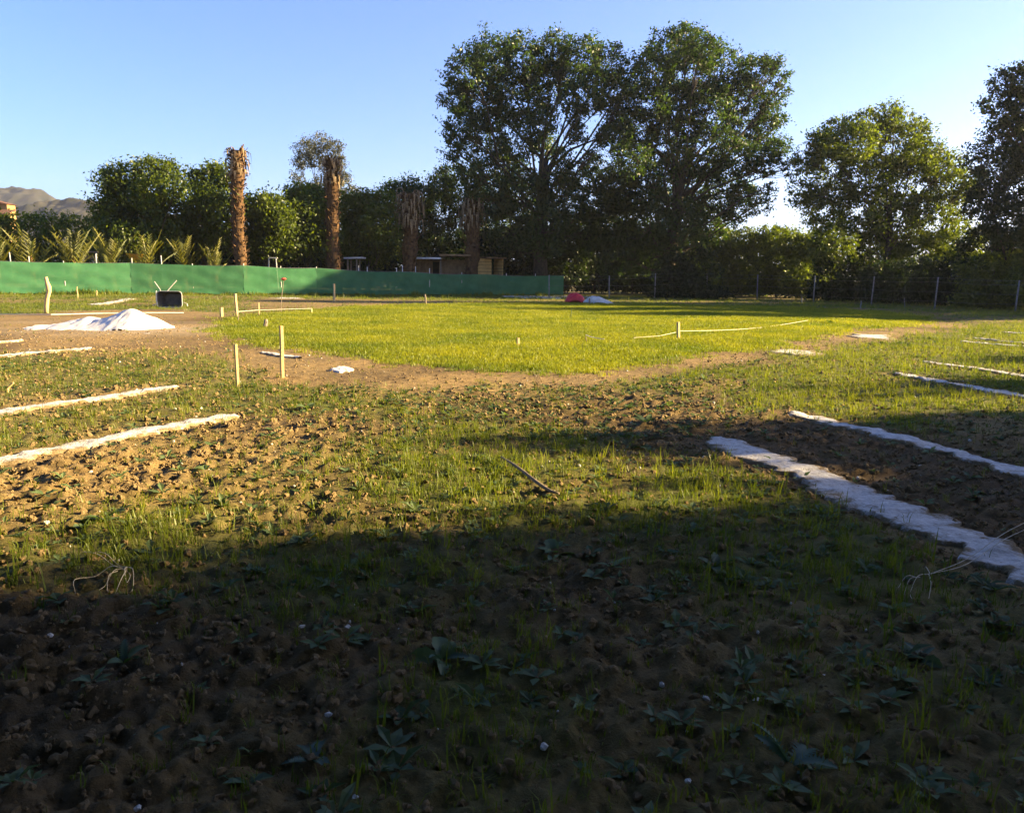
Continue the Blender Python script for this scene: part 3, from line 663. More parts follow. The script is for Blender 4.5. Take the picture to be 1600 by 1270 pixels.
# ------------------------------------------------------------------ green net fence
fb = gph(382, 461)
netf = thing('net_fence', 'long green shade-net fence along the left and back of the field', 'fence', fb)
for k in range(len(pts) - 1):
    (a, ta), (b, tb) = pts[k], pts[k + 1]
    L = np.hypot(*(b - a)[:2]); nx = max(12, int(L / .16)); nz = 12
    d = (b - a)[:2] / L; nrm = np.array([d[1], -d[0]])
    if nrm[1] > 0: nrm = -nrm
    V = []
    for i in range(nx + 1):
        t = i / nx; bx, by = a[:2] + (b - a)[:2] * t; h0 = hz((bx, by)) + .07 + .05 * math.sin(t * 9 + k) * math.sin(t * math.pi)
        sag = .07 * math.sin(math.pi * t) * (1 + .5 * math.sin(5 * t + k))
        h1 = ta + (tb - ta) * t - sag
        for j in range(nz + 1):
            s = j / nz
            off = .05 * (float(fbm(np.array([t * L * .9 + k * 9]), np.array([s * 3.0]), 41)[0]) - .5) * 4 * math.sin(math.pi * min(1, max(0, t * .98 + .01))) * (1 - .6 * s)
            off += .015 * math.sin(s * 14 + t * L * 2.2)
            V.append((bx + nrm[0] * off, by + nrm[1] * off, h0 + (h1 - h0) * s))
    id_ = np.arange((nx + 1) * (nz + 1)).reshape(nx + 1, nz + 1)
    q = np.stack([id_[:-1, :-1], id_[1:, :-1], id_[1:, 1:], id_[:-1, 1:]], -1).reshape(-1, 4)
    link('net_panel', mesh('net_panel', np.array(V) - fb, q, M['net'], True), netf)
    mb = MB()
    mb.tube([(a[0], a[1] + .03, ta), ((a[0] + b[0]) / 2, (a[1] + b[1]) / 2 + .03, (ta + tb) / 2 - .075), (b[0], b[1] + .03, tb)], .012, 5); mb.build('top_wire', M['wire'], netf, fb)
rnd = random.Random(4)
for (px, up, ln) in [(-90, .2, .02), (21, .5, -.12), (46, .3, .0), (98, .06, 0), (150, .5, 0), (208, .3, .02), (254, .5, -.06), (300, .05, 0), (382, .12, .0), (438, .05, 0), (495, .1, 0), (559, .28, 0), (572, .22, .02), (619, .25, 0), (628, .45, .02), (649, .4, 0), (670, .3, 0), (720, .1, 0), (790, .12, 0), (835, .12, 0)]:
    p, tp = along(px); p = p + np.array([0, .06, 0]); p[2] = hz(p)
    mb = MB(); mb.tube([p - [0, 0, .2], p + [ln * .5, 0, (tp - p[2]) * .6], [p[0] + ln, p[1], tp + up]], [.035, .033, .03], 7); mb.build('post', M['post'], netf, fb, True)

# ------------------------------------------------------------------ wire fence on the right
WP = [(858, 466, 430), (952, 466, 432), (1023, 465.5, 427), (1104, 467, 427), (1183, 469, 429), (1271, 472, 431), (1361, 477, 432), (1460, 483, 433), (1586, 488, 438), (1760, 497, 436)]
wb = gph(1271, 472)
wf = thing('wire_fence', 'post-and-wire fence in the shade along the back right of the field', 'fence', wb)
wt = []
for k, (px, by, ty) in enumerate(WP):
    p = gph(px, by); tz = at(px, ty, p[1])[2]; tz = min(max(tz, 1.55), 2.0); ln = rnd.uniform(-.07, .07)
    mb = MB(); mb.tube([p - [0, 0, .25], p + [ln * .6, .01, tz * .5], [p[0] + ln, p[1], tz]], [.045, .042, .038], 7); mb.build('post', M['greypost'], wf, wb, True)
    wt.append((p, ln, tz))
for lev in (.25, .55, .85, .98):
    for k in range(len(wt) - 1):
        (p, l1, t1), (q, l2, t2) = wt[k], wt[k + 1]
        a = np.array([p[0] + l1 * lev, p[1] - .045, p[2] + (t1 - p[2]) * lev]); b = np.array([q[0] + l2 * lev, q[1] - .045, q[2] + (t2 - q[2]) * lev])
        mb = MB(); mb.tube([a, (a + b) / 2 - [0, 0, .05], b], .004, 4); mb.build('wire', M['wire'], wf, wb)

# ------------------------------------------------------------------ small buildings behind the fence
def box_part(name, T, base, c, size, mat, M_=None, kind=None):
    return MB().box(c, size, M_).build(name, mat, T, base, kind=kind)
# brown shed
SY = netY(690, 3.6)
b = on_ground(690, SY); T = thing('shed', 'low brown shed with a pale flat roof behind the net fence', 'shed', b)
xl = at(651, 420, SY)[0]; xm = at(690, 420, SY)[0]; xr = at(731, 420, SY)[0]; zt = at(690, 405, SY)[2]; zr = at(700, 400, SY)[2]
nb = 16
for i in range(nb):
    x0 = xl + (xr - xl) * i / nb; x1 = xl + (xr - xl) * (i + 1) / nb
    if 5 <= i <= 6: continue
    box_part('wall_board', T, b, ((x0 + x1) / 2, SY + .015 * (i % 3), zt / 2), ((x1 - x0) * .94, .04, zt - .05), M['shedwall'])
box_part('doorway_shade', T, b, (xl + (xr - xl) * 6 / nb, SY + .4, zt / 2 - .1), ((xr - xl) * 2.2 / nb, .05, zt - .2), M['gapshade'])  # dark sheet behind the gap paints in the shed's inner shade
for x in (xl + .03, xr - .03): box_part('side_wall', T, b, (x, SY + 1.6, zt / 2), (.06, 3.0, zt - .05), M['shedwall'])
box_part('back_wall', T, b, ((xl + xr) / 2, SY + 3.1, zt / 2), (xr - xl, .06, zt - .05), M['shedwall'])
box_part('pale_roof', T, b, ((xl + xm) / 2 - .15, SY + .9, zt + .04), (xm - xl + .4, 4.2, .12), M['roofwhite'])
box_part('brown_roof', T, b, ((xm + xr) / 2 + .1, SY + 1, zr + .04), (xr - xm + .35, 4.4, .14), M['shedwall'])
for x in (xl - .2, xm, xr + .1): box_part('roof_post', T, b, (x, SY - .8, zt / 2), (.09, .09, zt), M['oldwood'])
# plank hut in the sun
b = on_ground(757, SY); T = thing('plank_hut', 'small sunlit plank hut right of the dark dead palm', 'hut', b)
xa = at(745, 420, SY)[0]; xb = at(769, 420, SY)[0]; zh = at(757, 404, SY)[2]
nn = 11
for i in range(nn):
    z0 = zh * i / nn
    box_part('plank', T, b, ((xa + xb) / 2, SY + .012 * (i % 2), z0 + zh / nn / 2), (xb - xa, .05, zh / nn * .9), M['hutwood'], Matrix.Rotation(R(28), 3, 'Z'))
    box_part('plank', T, b, ((xa + xb) / 2 + 1.05, SY + .9 + .012 * (i % 2), z0 + zh / nn / 2), (1.5, .05, zh / nn * .9), M['hutwood'], Matrix.Rotation(R(-62), 3, 'Z'))
mbx = MB().box(((xa + xb) / 2 + .45, SY + .75, zh + .06), (xb - xa + .5, 2.0, .1), Matrix.Rotation(R(28), 3, 'Z')); mbx.build('roof', M['shedwall'], T, b)
# little shelter
HY = netY(553, 3)
b = on_ground(553, netY(553, 3)); T = thing('shelter', 'little flat-roofed open shelter on posts by the second dead palm', 'shelter', b)
xa = at(538, 410, HY)[0]; xb = at(567, 410, HY)[0]; zs = at(552, 403, HY)[2]
box_part('roof', T, b, ((xa + xb) / 2, HY + .5, zs), (xb - xa, 1.5, .1), M['roofwhite'], Matrix.Rotation(R(-2), 3, 'Y'))
for x in (xa + .25, xb - .45):
    for y in (HY, HY + 1.1): box_part('post', T, b, (x, y, zs / 2), (.1, .1, zs), M['oldwood'])
# house at the far left
b = on_ground(-8, 120); T = thing('house', 'partly hidden house with tan wall and reddish roof at the left edge', 'house', b)
x1 = at(11, 325, 120)[0]; zw = at(5, 319, 120)[2]; zlo = at(5, 330, 120)[2]
box_part('wall', T, b, (x1 - 4, 121, zw / 2), (8, 2, zw), M['plaster'])
x2 = at(26, 330, 120)[0]
mb = MB(); mb.add([(x1 - 8.4, 119.6, zw), (x1 + .3, 119.6, zw), (x1 + .3, 122.4, zw), (x1 - 8.4, 122.4, zw), (x1 - 4, 120.5, zw + 1.1), (x1 - 4, 121.5, zw + 1.1)], [(0, 1, 4), (1, 2, 5, 4), (2, 3, 5), (3, 0, 4, 5), (3, 2, 1, 0)]); mb.build('roof', M['roofred'], T, b)
mb = MB(); zl = at(12, 327, 119)[2]
mb.add([(x1 - 8, 119.9, zl), (x2, 119.9, zl), (x2 + .3, 117, zl - .8), (x1 - 8, 117, zl - .8), (x1 - 8, 119.9, zl - .12), (x2, 119.9, zl - .12), (x2 + .3, 117, zl - .92), (x1 - 8, 117, zl - .92)], [(0, 1, 2, 3), (7, 6, 5, 4), (0, 4, 5, 1), (1, 5, 6, 2), (2, 6, 7, 3), (3, 7, 4, 0)]); mb.build('porch_roof', M['roofred'], T, b)
box_part('window', T, b, (x1 - 2, 119.97, zw * .82), (1.0, .06, 1.1), M['gapshade'])
for x in (x1 - 7.6, x2 - .3): box_part('porch_post', T, b, (x, 117.3, (zl - .9) / 2), (.2, .2, zl - .9), M['plaster'])
# white gate frame
def frame(name, label, cat, pxa, pxb, Y, topy, mat, mid=None, tilt=0):
    b = on_ground((pxa + pxb) / 2, Y); T = thing(name, label, cat, b)
    xa = at(pxa, 400, Y)[0]; xb = at(pxb, 400, Y)[0]; z = at(pxa, topy, Y)[2]
    for x, dx in ((xa, -tilt), (xb, tilt)):
        MB().tube([(x + dx, Y, -.1), (x, Y, z)], .045, 6).build('post', mat, T, b)
    MB().tube([(xa - .08, Y, z), (xb + .12, Y, z)], .045, 6).build('crossbar', M['oldwood'] if mid else mat, T, b)
    if mid: box_part('plank', T, b, ((xa + xb) / 2, Y, z - .32), (xb - xa, .04, .2), M['oldwood'])
frame('gate_frame', 'white posts with a brown crossbar, left of the wide young palm', 'frame', 130, 150.5, netY(140, 2.5), 394, M['post'], True)
frame('trestle', 'pale metal trestle standing right of the tallest dead palm', 'trestle', 420, 431, netY(425, 2.2), 403, M['post'], None, .12)
# orange tub on a stand
b = on_ground(208, 50); T = thing('orange_tub', 'orange tapered tub on a stand between two young palms', 'tub', b)
zt = at(208, 397.5, 50)[2]; zb = at(208, 406, 50)[2]; xa = at(197, 400, 50)[0]; xb = at(221, 400, 50)[0]; i_ = .12
mb = MB(); mb.add([(xa, 50, zt), (xb, 50, zt), (xb, 50.7, zt), (xa, 50.7, zt), (xa + i_ * 2, 50.15, zb), (xb - i_, 50.15, zb), (xb - i_, 50.55, zb), (xa + i_ * 2, 50.55, zb)], [(0, 4, 5, 1), (1, 5, 6, 2), (2, 6, 7, 3), (3, 7, 4, 0), (4, 7, 6, 5)]); mb.build('tub', M['orange'], T, b)
mb = MB(); mb.tube([(xa, 50, zt), (xb, 50, zt), (xb, 50.7, zt), (xa, 50.7, zt), (xa, 50, zt)], .025, 5); mb.build('rim', M['orange'], T, b)
for x in (xa + .3, xb - .2): MB().tube([(x, 50.3, -.05), (x, 50.3, zb + .03)], .04, 6).build('leg', M['oldwood'], T, b)

# ------------------------------------------------------------------ lime strips
for k, (a, b, w, l) in enumerate(STRIPS):
    e0_, e1_ = strip_ends(a, b); p0 = np.array([*e0_, hz(e0_)]); p1 = np.array([*e1_, hz(e1_)]); d = p1 - p0; L = np.hypot(d[0], d[1]); d = d / L; n_ = np.array([-d[1], d[0]])
    nl = int(max(20, L / .035)); nw = 17; V = []
    T_ = np.linspace(0, 1, nl + 1); S_ = np.linspace(-1, 1, nw)
    TT, SS = np.meshgrid(T_, S_, indexing='ij'); s_m = TT * L
    wob = (fbm(s_m * .7, np.full_like(s_m, k * 3.1), 51, 3) - .5) * .14
    ew = w * .5 * (1 + 1.0 * (fbm(s_m * 5, np.sign(SS) * 5 + k, 53, 4) - .5) * 2) * np.clip(np.minimum(TT, 1 - TT) * L / .14, .25, 1) ** .5
    X = p0[0] + d[0] * s_m + n_[0] * (SS * ew + wob); Y = p0[1] + d[1] * s_m + n_[1] * (SS * ew + wob)
    prof = 1 - np.abs(SS) ** 3
    Z = hgt(X, Y) + .010 + prof * .010 + (fbm(s_m * 12, SS * 1.0 + s_m * 4 + k, 57, 3) - .5) * .040 * prof + (fbm(s_m * 26, SS * 5, 58, 2) - .5) * .016 * prof - (np.abs(SS) > .99) * .05
    id_ = np.arange(X.size).reshape(X.shape)
    q = np.stack([id_[:-1, :-1], id_[:-1, 1:], id_[1:, 1:], id_[1:, :-1]], -1).reshape(-1, 4)
    c0 = np.array([p0[0], p0[1], hz(p0)])
    o = link('lime_strip', mesh('lime_strip', np.stack([X, Y, Z], -1).reshape(-1, 3) - c0, q, M['lime'], True, {'edge': (np.abs(SS) ** 2 * .30 - .03 + .10 * (fbm(s_m * 1.3, SS * 0 + k * 7, 59) - .5)).ravel()}), None, c0)
    tag(o, l, 'strip', 'white lime strips laid on the ground')
# flat lime patches on the track
def patch(name, label, pix, mat, hmax=.014, cat='patch', group=None):
    P = [gph(*q) for q in pix]; c = np.mean(P, 0); n = 40; ring = 7; V = [(0, 0, hmax)]
    ang = [math.atan2(p[1] - c[1], p[0] - c[0]) for p in P]; rad = [np.hypot(p[0] - c[0], p[1] - c[1]) for p in P]
    o_ = np.argsort(ang); ang = np.array(ang)[o_]; rad = np.array(rad)[o_]
    for j in range(1, ring + 1):
        for i in range(n):
            a = -math.pi + 2 * math.pi * i / n
            r = float(np.interp(a, np.r_[ang - 2 * math.pi, ang, ang + 2 * math.pi], np.r_[rad, rad, rad])) * j / ring * (.7 + .6 * float(vnoise(np.array([math.cos(a) * 3 + c[0]]), np.array([math.sin(a) * 3]), 8)[0]))
            x, y = r * math.cos(a), r * math.sin(a); t = j / ring
            z = hz((c[0] + x, c[1] + y)) - hz(c) + .008 + hmax * (1 - t ** 6) * (.1 + float(vnoise(np.array([x * 6]), np.array([y * 6]), 3)[0])) - (.03 if j == ring else 0)
            V.append((x, y, z))
    Fc = [(0, 1 + i, 1 + (i + 1) % n) for i in range(n)]
    for j in range(ring - 1):
        Fc += [(1 + j * n + i, 1 + (j + 1) * n + i, 1 + (j + 1) * n + (i + 1) % n, 1 + j * n + (i + 1) % n) for i in range(n)]
    o = link(name, mesh(name, V, Fc, mat, True, {'edge': [0] + [((j // n + 1) / ring) ** 3 * .36 for j in range(ring * n)]}), None, (c[0], c[1], hz(c))); tag(o, label, cat, group); return o
patch('lime_patch', 'white lime patch on the track, nearer of the two on the right', [(1207, 547), (1222, 553), (1248, 556), (1274, 550), (1240, 545)], M['lime'])
patch('lime_patch', 'white lime patch on the track, farther of the two on the right', [(1338, 524), (1352, 529), (1372, 530), (1386, 526), (1360, 522)], M['lime'])
patch('lime_patch', 'small white lump of lime on the track behind the tall stake', [(523, 577), (528, 582), (540, 580), (536, 575)], M['sand'], .05)
patch('lime_patch', 'pale flat slab lying beyond the lawn, left of the red sack', [(862, 462), (875, 466.5), (880, 465.5), (866, 461.8)], M['greysheet'])
patch('lime_patch', 'pale slab beyond the lawn in the shade, left of the dark stake row', [(812, 462.5), (822, 465.5), (830, 465), (820, 462)], M['greysheet'])
patch('lime_patch', 'pale patch on the far bare ground below the red-capped rod', [(430, 466), (450, 468), (462, 465.5), (445, 464.5)], M['lime'])

# ------------------------------------------------------------------ sand heap
pk = gph(212, 512); e0 = gph(52, 513); e1 = gph(268, 513); fr_ = gph(140, 520); bk = gph(150, 500)
gx = np.linspace(e0[0] - .3, e1[0] + .3, 130); gy = np.linspace(fr_[1] - .5, bk[1] + 1.2, 90)
XX, YY = np.meshgrid(gx, gy)
pz = at(212, 481, pk[1])[2] - hz(pk)
dist = np.hypot((XX - pk[0]) * np.where(XX > pk[0], .95, .62), (YY - pk[1]) * .8)
cone = pz * np.clip(1.03 - dist / (pz * 1.75), 0, 1.2)
cone = np.minimum(cone, pz * .97)
c2 = gph(140, 510); low = .17 * np.exp(-(((XX - c2[0]) / .75) ** 2 + ((YY - c2[1]) / .7) ** 2))
c3 = gph(120, 511); flat = .07 * np.clip(1.3 - np.hypot((XX - c3[0]) / 1.25, (YY - c3[1]) / 1.0), 0, 1)
Hh = np.maximum(cone, np.maximum(low, 0) + flat) + .3 * np.minimum(cone, low)
edge = (fbm(XX * 2, YY * 2, 61) - .5) * .05
Hh = Hh + np.where(Hh > .02, (fbm(XX * 3, YY * 3, 62, 4) - .5) * .09 + (fbm(XX * 14, YY * 14, 66, 2) - .5) * .025, 0) + edge - .025
Z = hgt(XX, YY) + np.where(Hh > 0, Hh, np.maximum(Hh * 2, -.08))
id_ = np.arange(XX.size).reshape(XX.shape)
q = np.stack([id_[:-1, :-1], id_[:-1, 1:], id_[1:, 1:], id_[1:, :-1]], -1).reshape(-1, 4)
keep = (Hh > -.03)[:-1, :-1].ravel(); q = q[keep]; u, inv = np.unique(q, return_inverse=True)
V = np.stack([XX, YY, Z], -1).reshape(-1, 3)[u] - np.array([pk[0], pk[1], hz(pk)])
o = link('sand_heap', mesh('sand_heap', V, inv.reshape(q.shape), M['sand'], True), None, (pk[0], pk[1], hz(pk)))
tag(o, 'white sand heap with a pointed peak on the left dirt ground', 'sand heap')
# long white cord behind the heap
mb = MB(); P = [gph(x, y) + [0, 0, .05] for x, y in ((-60, 494.5), (0, 493.5), (80, 494), (160, 492), (230, 491), (287, 491))]
mb.tube(P, .016, 5); o = mb.build('cord', M['string'], None, P[2]); tag(o, 'long pale cord lying on the ground behind the sand heap', 'cord')

# ------------------------------------------------------------------ wheelbarrow, standing on its nose with the open tub towards us
b = gph(266, 480.5); d_ = b[1]; m_ = d_ / FPX            # metres per photo pixel there
T = thing('wheelbarrow', 'dark wheelbarrow tipped up on its nose behind the sand heap', 'wheelbarrow', b)
def lp_(px, py, dy): return np.array([b[0] + (px - 266) * m_, b[1] + dy, b[2] + (480.5 - py) * m_])
def rrect(x0, x1, y0, y1, dy, rc, n=4):
    out = []
    for cx, cy, a0 in ((x1 - rc, y0 + rc, -90), (x1 - rc, y1 - rc, 0), (x0 + rc, y1 - rc, 90), (x0 + rc, y0 + rc, 180)):
        for k in range(n + 1):
            a = R(a0 + 90 * k / n); out.append(lp_(cx + rc * math.cos(a), cy + rc * math.sin(a), dy))
    return out
rim = rrect(246, 285, 455.5, 480.3, 0, 5); bot = rrect(252, 280, 459, 477, .34, 6); bi = rrect(252.8, 279.2, 460, 476.3, .325, 6); ri = rrect(247, 284, 456.3, 479.5, 0.0, 5)
n = len(rim)
mb = MB(); mb.add(rim + bot + ri + bi, [(i, (i + 1) % n, n + (i + 1) % n, n + i) for i in range(n)] + [(2 * n + i, 3 * n + i, 3 * n + (i + 1) % n, 2 * n + (i + 1) % n) for i in range(n)] +
                   [tuple(range(n, 2 * n)), tuple(range(4 * n - 1, 3 * n - 1, -1))] + [(i, 2 * n + i, 2 * n + (i + 1) % n, (i + 1) % n) for i in range(n)])
tub = mb.build('tub', M['rust'], T, b)
MB().tube(rim + [rim[0]], .016, 6).build('rim', M['tubepaint'], tub, b)
for pts_ in ([(250, 478, .40), (248, 462, .40), (245, 454, .42), (236, 441.5, .46)], [(276, 478, .40), (262, 462, .40), (256, 456, .40), (270.5, 439, .48)]):
    MB().tube([lp_(*p) for p in pts_], .02, 7).build('handle', M['tubepaint'], T, b)
MB().tube([lp_(246, 455, -.02), lp_(245.5, 468, -.02), lp_(247, 479, -.02)], .024, 6).build('side_rail', M['tubepaint'], T, b)
for pts_ in ([(250, 474, .38), (238, 476, .36), (234, 478.5, .30)], [(281, 473, .38), (287, 475, .36), (288.5, 479, .3)]):
    MB().tube([lp_(*p) for p in pts_], .018, 6).build('leg', M['tubepaint'], T, b)
wc = lp_(263, 473, .62); mb = MB(); mb.tube([wc + [0, math.cos(t) * .15, math.sin(t) * .15] for t in np.linspace(0, 2 * math.pi, 17)], .035, 7, False); wh = mb.build('wheel', M['rubber'], T, b, True)
MB().tube([wc - [.09, 0, 0], wc + [.09, 0, 0]], .09, 10).build('rim', M['tubepaint'], wh, b)
MB().tube([lp_(255, 472, .36), wc - [.11, 0, 0]], .016, 6).build('wheel_fork', M['tubepaint'], T, b); MB().tube([lp_(274, 472, .36), wc + [.11, 0, 0]], .016, 6).build('wheel_fork', M['tubepaint'], T, b)

# ------------------------------------------------------------------ stakes
def stake(label, base, top, w=.035, mat='wood', name='wooden_stake', flat=False, grp='stakes marking out the field'):
    p = gph(*base); t = at(top[0], top[1], p[1] + .02); mb = MB(); rng = random.Random(int(base[0] * 7 + base[1]))
    if flat:                                 # sawn batten with four edges, slightly bent
        A_ = rng.uniform(.55, .95); V = []
        zs = np.linspace(0, 1, 4)
        for i, s in enumerate(zs):
            c = p + (t - p) * s - [0, 0, .12 * (s == 0)]; c = c + [rng.gauss(0, .003), 0, 0]
            for k in range(4):
                a = A_ + math.pi / 4 + k * math.pi / 2; V.append((c[0] + math.cos(a) * w * .7, c[1] + math.sin(a) * w * .5, c[2]))
        Fc = [(i * 4 + k, i * 4 + (k + 1) % 4, i * 4 + 4 + (k + 1) % 4, i * 4 + 4 + k) for i in range(3) for k in range(4)] + [(3, 2, 1, 0), (12, 13, 14, 15)]
        mb.add(V, Fc)
    else:
        mb.tube([p - [0, 0, .12], p + (t - p) * .35 + [rng.gauss(0, .012), 0, 0], p + (t - p) * .7 + [rng.gauss(0, .012), 0, 0], t], [w * .55, w * .5, w * .5, w * .42], 7)
    o = mb.build(name, M[mat], None, p); tag(o, label, 'stake', grp); return p, t
stake('tallest square wooden stake standing on the near edge of the track', (441, 590), (439, 509), .045, flat=True)
stake('pale square wooden stake left of the tallest one, nearer', (372, 604), (368, 538), .035, flat=True)
s3 = stake('wooden stake right of the wheelbarrow, behind a short peg', (370.5, 494), (367.5, 459), .07, flat=True)
stake('short thick pale peg right of the wheelbarrow', (346.5, 494.5), (346, 480.5), .09, flat=True)
s5 = stake('thin wooden stake between wheelbarrow and red-capped rod', (405, 492), (404, 473), .045, flat=True)
stake('thin dark peg in front of the stake right of the wheelbarrow', (372, 503), (372, 490), .025, 'oldwood')
stake('wooden stake in front of the shaded start of the net', (522.5, 470), (522, 443.5), .08, flat=True)
s9 = stake('yellow wooden stake on the lawn tied to a sagging string', (1060.5, 530), (1059.5, 503), .06, flat=True)
s10 = stake('tiny pale peg in the middle of the lawn', (809, 541), (809.5, 528), .05, flat=True)
stake('thin green rod in the shaded part of the lawn', (892.5, 497), (893.5, 482), .03, 'weed')
stake('forked grey stake beyond the lawn near the net', (665.5, 475.5), (664, 460), .08, 'oldwood')
stake('dark stake in front of the grey sheet', (921.5, 476), (921, 466), .08, 'oldwood')
stake('short dark stump on the left of the lawn', (415.5, 512), (415, 499), .11, 'oldwood')
s16 = stake('tiny peg on the lawn right of the red-capped rod', (487, 490), (486.5, 482), .05, flat=True)
stake('short grey peg beyond the lawn on the right', (1345, 482), (1345.5, 470), .07, 'greypost')
stake('short grey peg in the shade in front of the wire fence', (1253, 474), (1253, 464), .07, 'greypost')
stake('thin grey peg at the foot of the right wire fence', (1413.5, 481), (1413, 465), .05, 'greypost')
stake('thin stake in front of the net at the far left', (121, 466), (120.5, 448), .06)
stake('thin peg in front of the net, second from the left', (151, 462), (151, 454), .06)
stake('small leaning stick in the left grass plot', (11, 612), (21, 598), .03)
stake('thin twig beside the curved white cord on the lawn', (915.5, 536), (915, 525), .02, 'oldwood')
# bent pole
p = gph(72, 489); mb = MB(); Y = p[1]
mb.tube([p - [0, 0, .15], at(72.5, 478, Y), at(73.5, 466, Y), at(76.5, 455, Y), at(75.5, 448, Y), at(73, 440, Y), at(71.5, 433, Y)], [.06, .075, .07, .075, .085, .06, .055], 8)
o = mb.build('crooked_post', M['wood'], None, p, True); tag(o, 'thick crooked yellow wooden post standing alone at the far left', 'post')
# rod with red cap
p = gph(438.5, 489); Y = p[1]; T = thing('marker_rod', 'thin dark rod with a red cap in front of the net', 'rod', p)
MB().tube([p - [0, 0, .15], at(440, 465, Y), at(443, 439, Y)], .014, 6).build('rod', M['oldwood'], T, p)
c = at(443, 436, Y); mb = MB(); mb.tube([c - [0, 0, .05], c + [0, 0, .0], c + [0, 0, .05]], [.04, .115, .05], 9); mb.build('cap', M['redcap'], T, p)
# strings
def string(label, P, r=.006, grp='strings between stakes'):
    mb = MB(); mb.tube(P, r, 5); o = mb.build('string', M['string'], None, P[0]); tag(o, label, 'string', grp)
a = s9[1] - [0, 0, .22]; e = gph(1262, 507)
string('white string sagging from the lawn stake to the right', [a + (e - a) * t + np.array([0, 0, -.10 * math.sin(math.pi * t) + .14 * t]) for t in np.linspace(0, 1, 12)], .005)
string('short curved white cord lying on the lawn left of the stake', [gph(x, y) + [0, 0, .09] for x, y in ((915, 529), (922, 532), (932, 534.5), (944, 536))], .008)
string('faint cord lying on the lawn towards the stake', [gph(x, y) + [0, 0, .08] for x, y in ((990, 533), (1010, 531.5), (1030, 530), (1056, 524))], .004)
string('taut string from the stake to the thin stake right of the wheelbarrow', [s3[1] * .2 + s3[0] * .8, s5[1] * .4 + s5[0] * .6], .007)
string('string from the thin stake to the tiny peg past the red-capped rod', [s5[1] * .4 + s5[0] * .6, s16[1]], .007)

# ------------------------------------------------------------------ red sack and grey sheet
def lump(name, label, cat, pix0, pix1, topy, depth, mat, seed, power=2.2, crease=.1):
    a = gph(*pix0); b = gph(*pix1); c = (a + b) / 2; Y = c[1]; w = abs(b[0] - a[0]) / 2; h = at((pix0[0] + pix1[0]) / 2, topy, Y)[2] - hz(c)
    U, Vv = np.meshgrid(np.linspace(-1, 1, 44), np.linspace(-1, 1, 26)); rr_ = (np.abs(U) ** power + np.abs(Vv) ** power) ** (1 / power)
    rr_ = np.clip(rr_, 0, 1)
    Hh = h * np.clip(1 - rr_ ** 2.4, 0, 1) ** .6 * (1 - crease * 2 + crease * 4 * fbm(U * 2.5 + seed, Vv * 2.5, seed, 3))
    if seed == 2: Hh *= np.interp(U, [-1, -.75, -.3, .2, 1], [1, 1.05, .85, .55, .12])
    X = U * w; Yy = Vv * depth
    id_ = np.arange(X.size).reshape(X.shape); q = np.stack([id_[:-1, :-1], id_[:-1, 1:], id_[1:, 1:], id_[1:, :-1]], -1).reshape(-1, 4)
    keep = (rr_ < 1)[:-1, :-1].ravel(); q = q[keep]; u, inv = np.unique(q, return_inverse=True)
    o = link(name, mesh(name, np.stack([X, Yy, Hh - .02], -1).reshape(-1, 3)[u], inv.reshape(q.shape), M[mat], True), None, (c[0], c[1], hz(c))); tag(o, label, cat)
lump('red_sack', 'red plastic sack lying beyond the lawn', 'sack', (882, 474), (914, 474), 458, .45, 'redcloth', 1, 3)
lump('grey_sheet', 'crumpled grey sheet spread beside the red sack', 'sheet', (911, 475), (963, 475), 460, .6, 'greysheet', 2, 2.2, .14)

# ------------------------------------------------------------------ foreground debris
def smooth(Q, m=5):
    Q = [np.array(q, float) for q in Q]; E = [2 * Q[0] - Q[1]] + Q + [2 * Q[-1] - Q[-2]]; out = []
    for i in range(1, len(E) - 2):
        for k in range(m):
            t = k / m; a, b, c, d = E[i - 1:i + 3]
            out.append(.5 * (2 * b + (c - a) * t + (2 * a - 5 * b + 4 * c - d) * t * t + (3 * b - a - 3 * c + d) * t ** 3))
    return out + [Q[-1]]
P = [(783, 723), (800, 737), (818, 751), (838, 764), (857, 773), (873, 778)]
mb = MB(); Q = smooth([gph(*q) + [0, 0, .05 + .02 * math.sin(k)] for k, q in enumerate(P)], 4); mb.tube(Q, list(np.interp(np.linspace(0, 1, len(Q)), [0, .3, .7, 1], [.006, .012, .014, .008])), 8); o = mb.build('curved_stick', M['oldwood'], None, Q[2], True); tag(o, 'curved grey stick lying in the grass in the middle', 'stick')
def dry_weed(label, stalks, roots, seed):
    rng = random.Random(seed); b = gph(*stalks[0][-1]); T = thing('dry_weed', label, 'dry weed', b, 'uprooted dry weeds')
    def poly(pl, z0, z1):
        Q = [gph(*q) for q in pl]; n = len(Q)
        return [q + [0, 0, z0 + (z1 - z0) * (k / (n - 1)) + .02 * math.sin(k * 2.1)] for k, q in enumerate(Q)]
    for s in stalks: q = smooth(poly(s, .03, .05)); MB().tube(q, [.0012] + [.0022] * (len(q) - 1), 5).build('stalk', M['straw'], T, b)
    for s in roots: q = smooth(poly(s, .05, .02)); MB().tube(q, list(np.linspace(.0026, .0009, len(q))), 5).build('root', M['straw'], T, b)
dry_weed('uprooted dry weed with looping roots in the left foreground', [[(130, 870), (155, 882), (180, 892), (200, 901)], [(138, 870), (165, 880), (185, 890), (200, 901)]],
         [[(200, 901), (196, 908), (198, 915), (204, 908), (200, 903)], [(202, 901), (209, 908), (208, 922), (199, 938)], [(200, 905), (180, 908), (165, 918), (155, 928)], [(196, 904), (175, 903), (150, 906), (125, 913), (116, 922), (118, 928)], [(198, 906), (190, 922), (178, 934)], [(185, 907), (172, 916), (168, 926), (176, 930)]], 1)
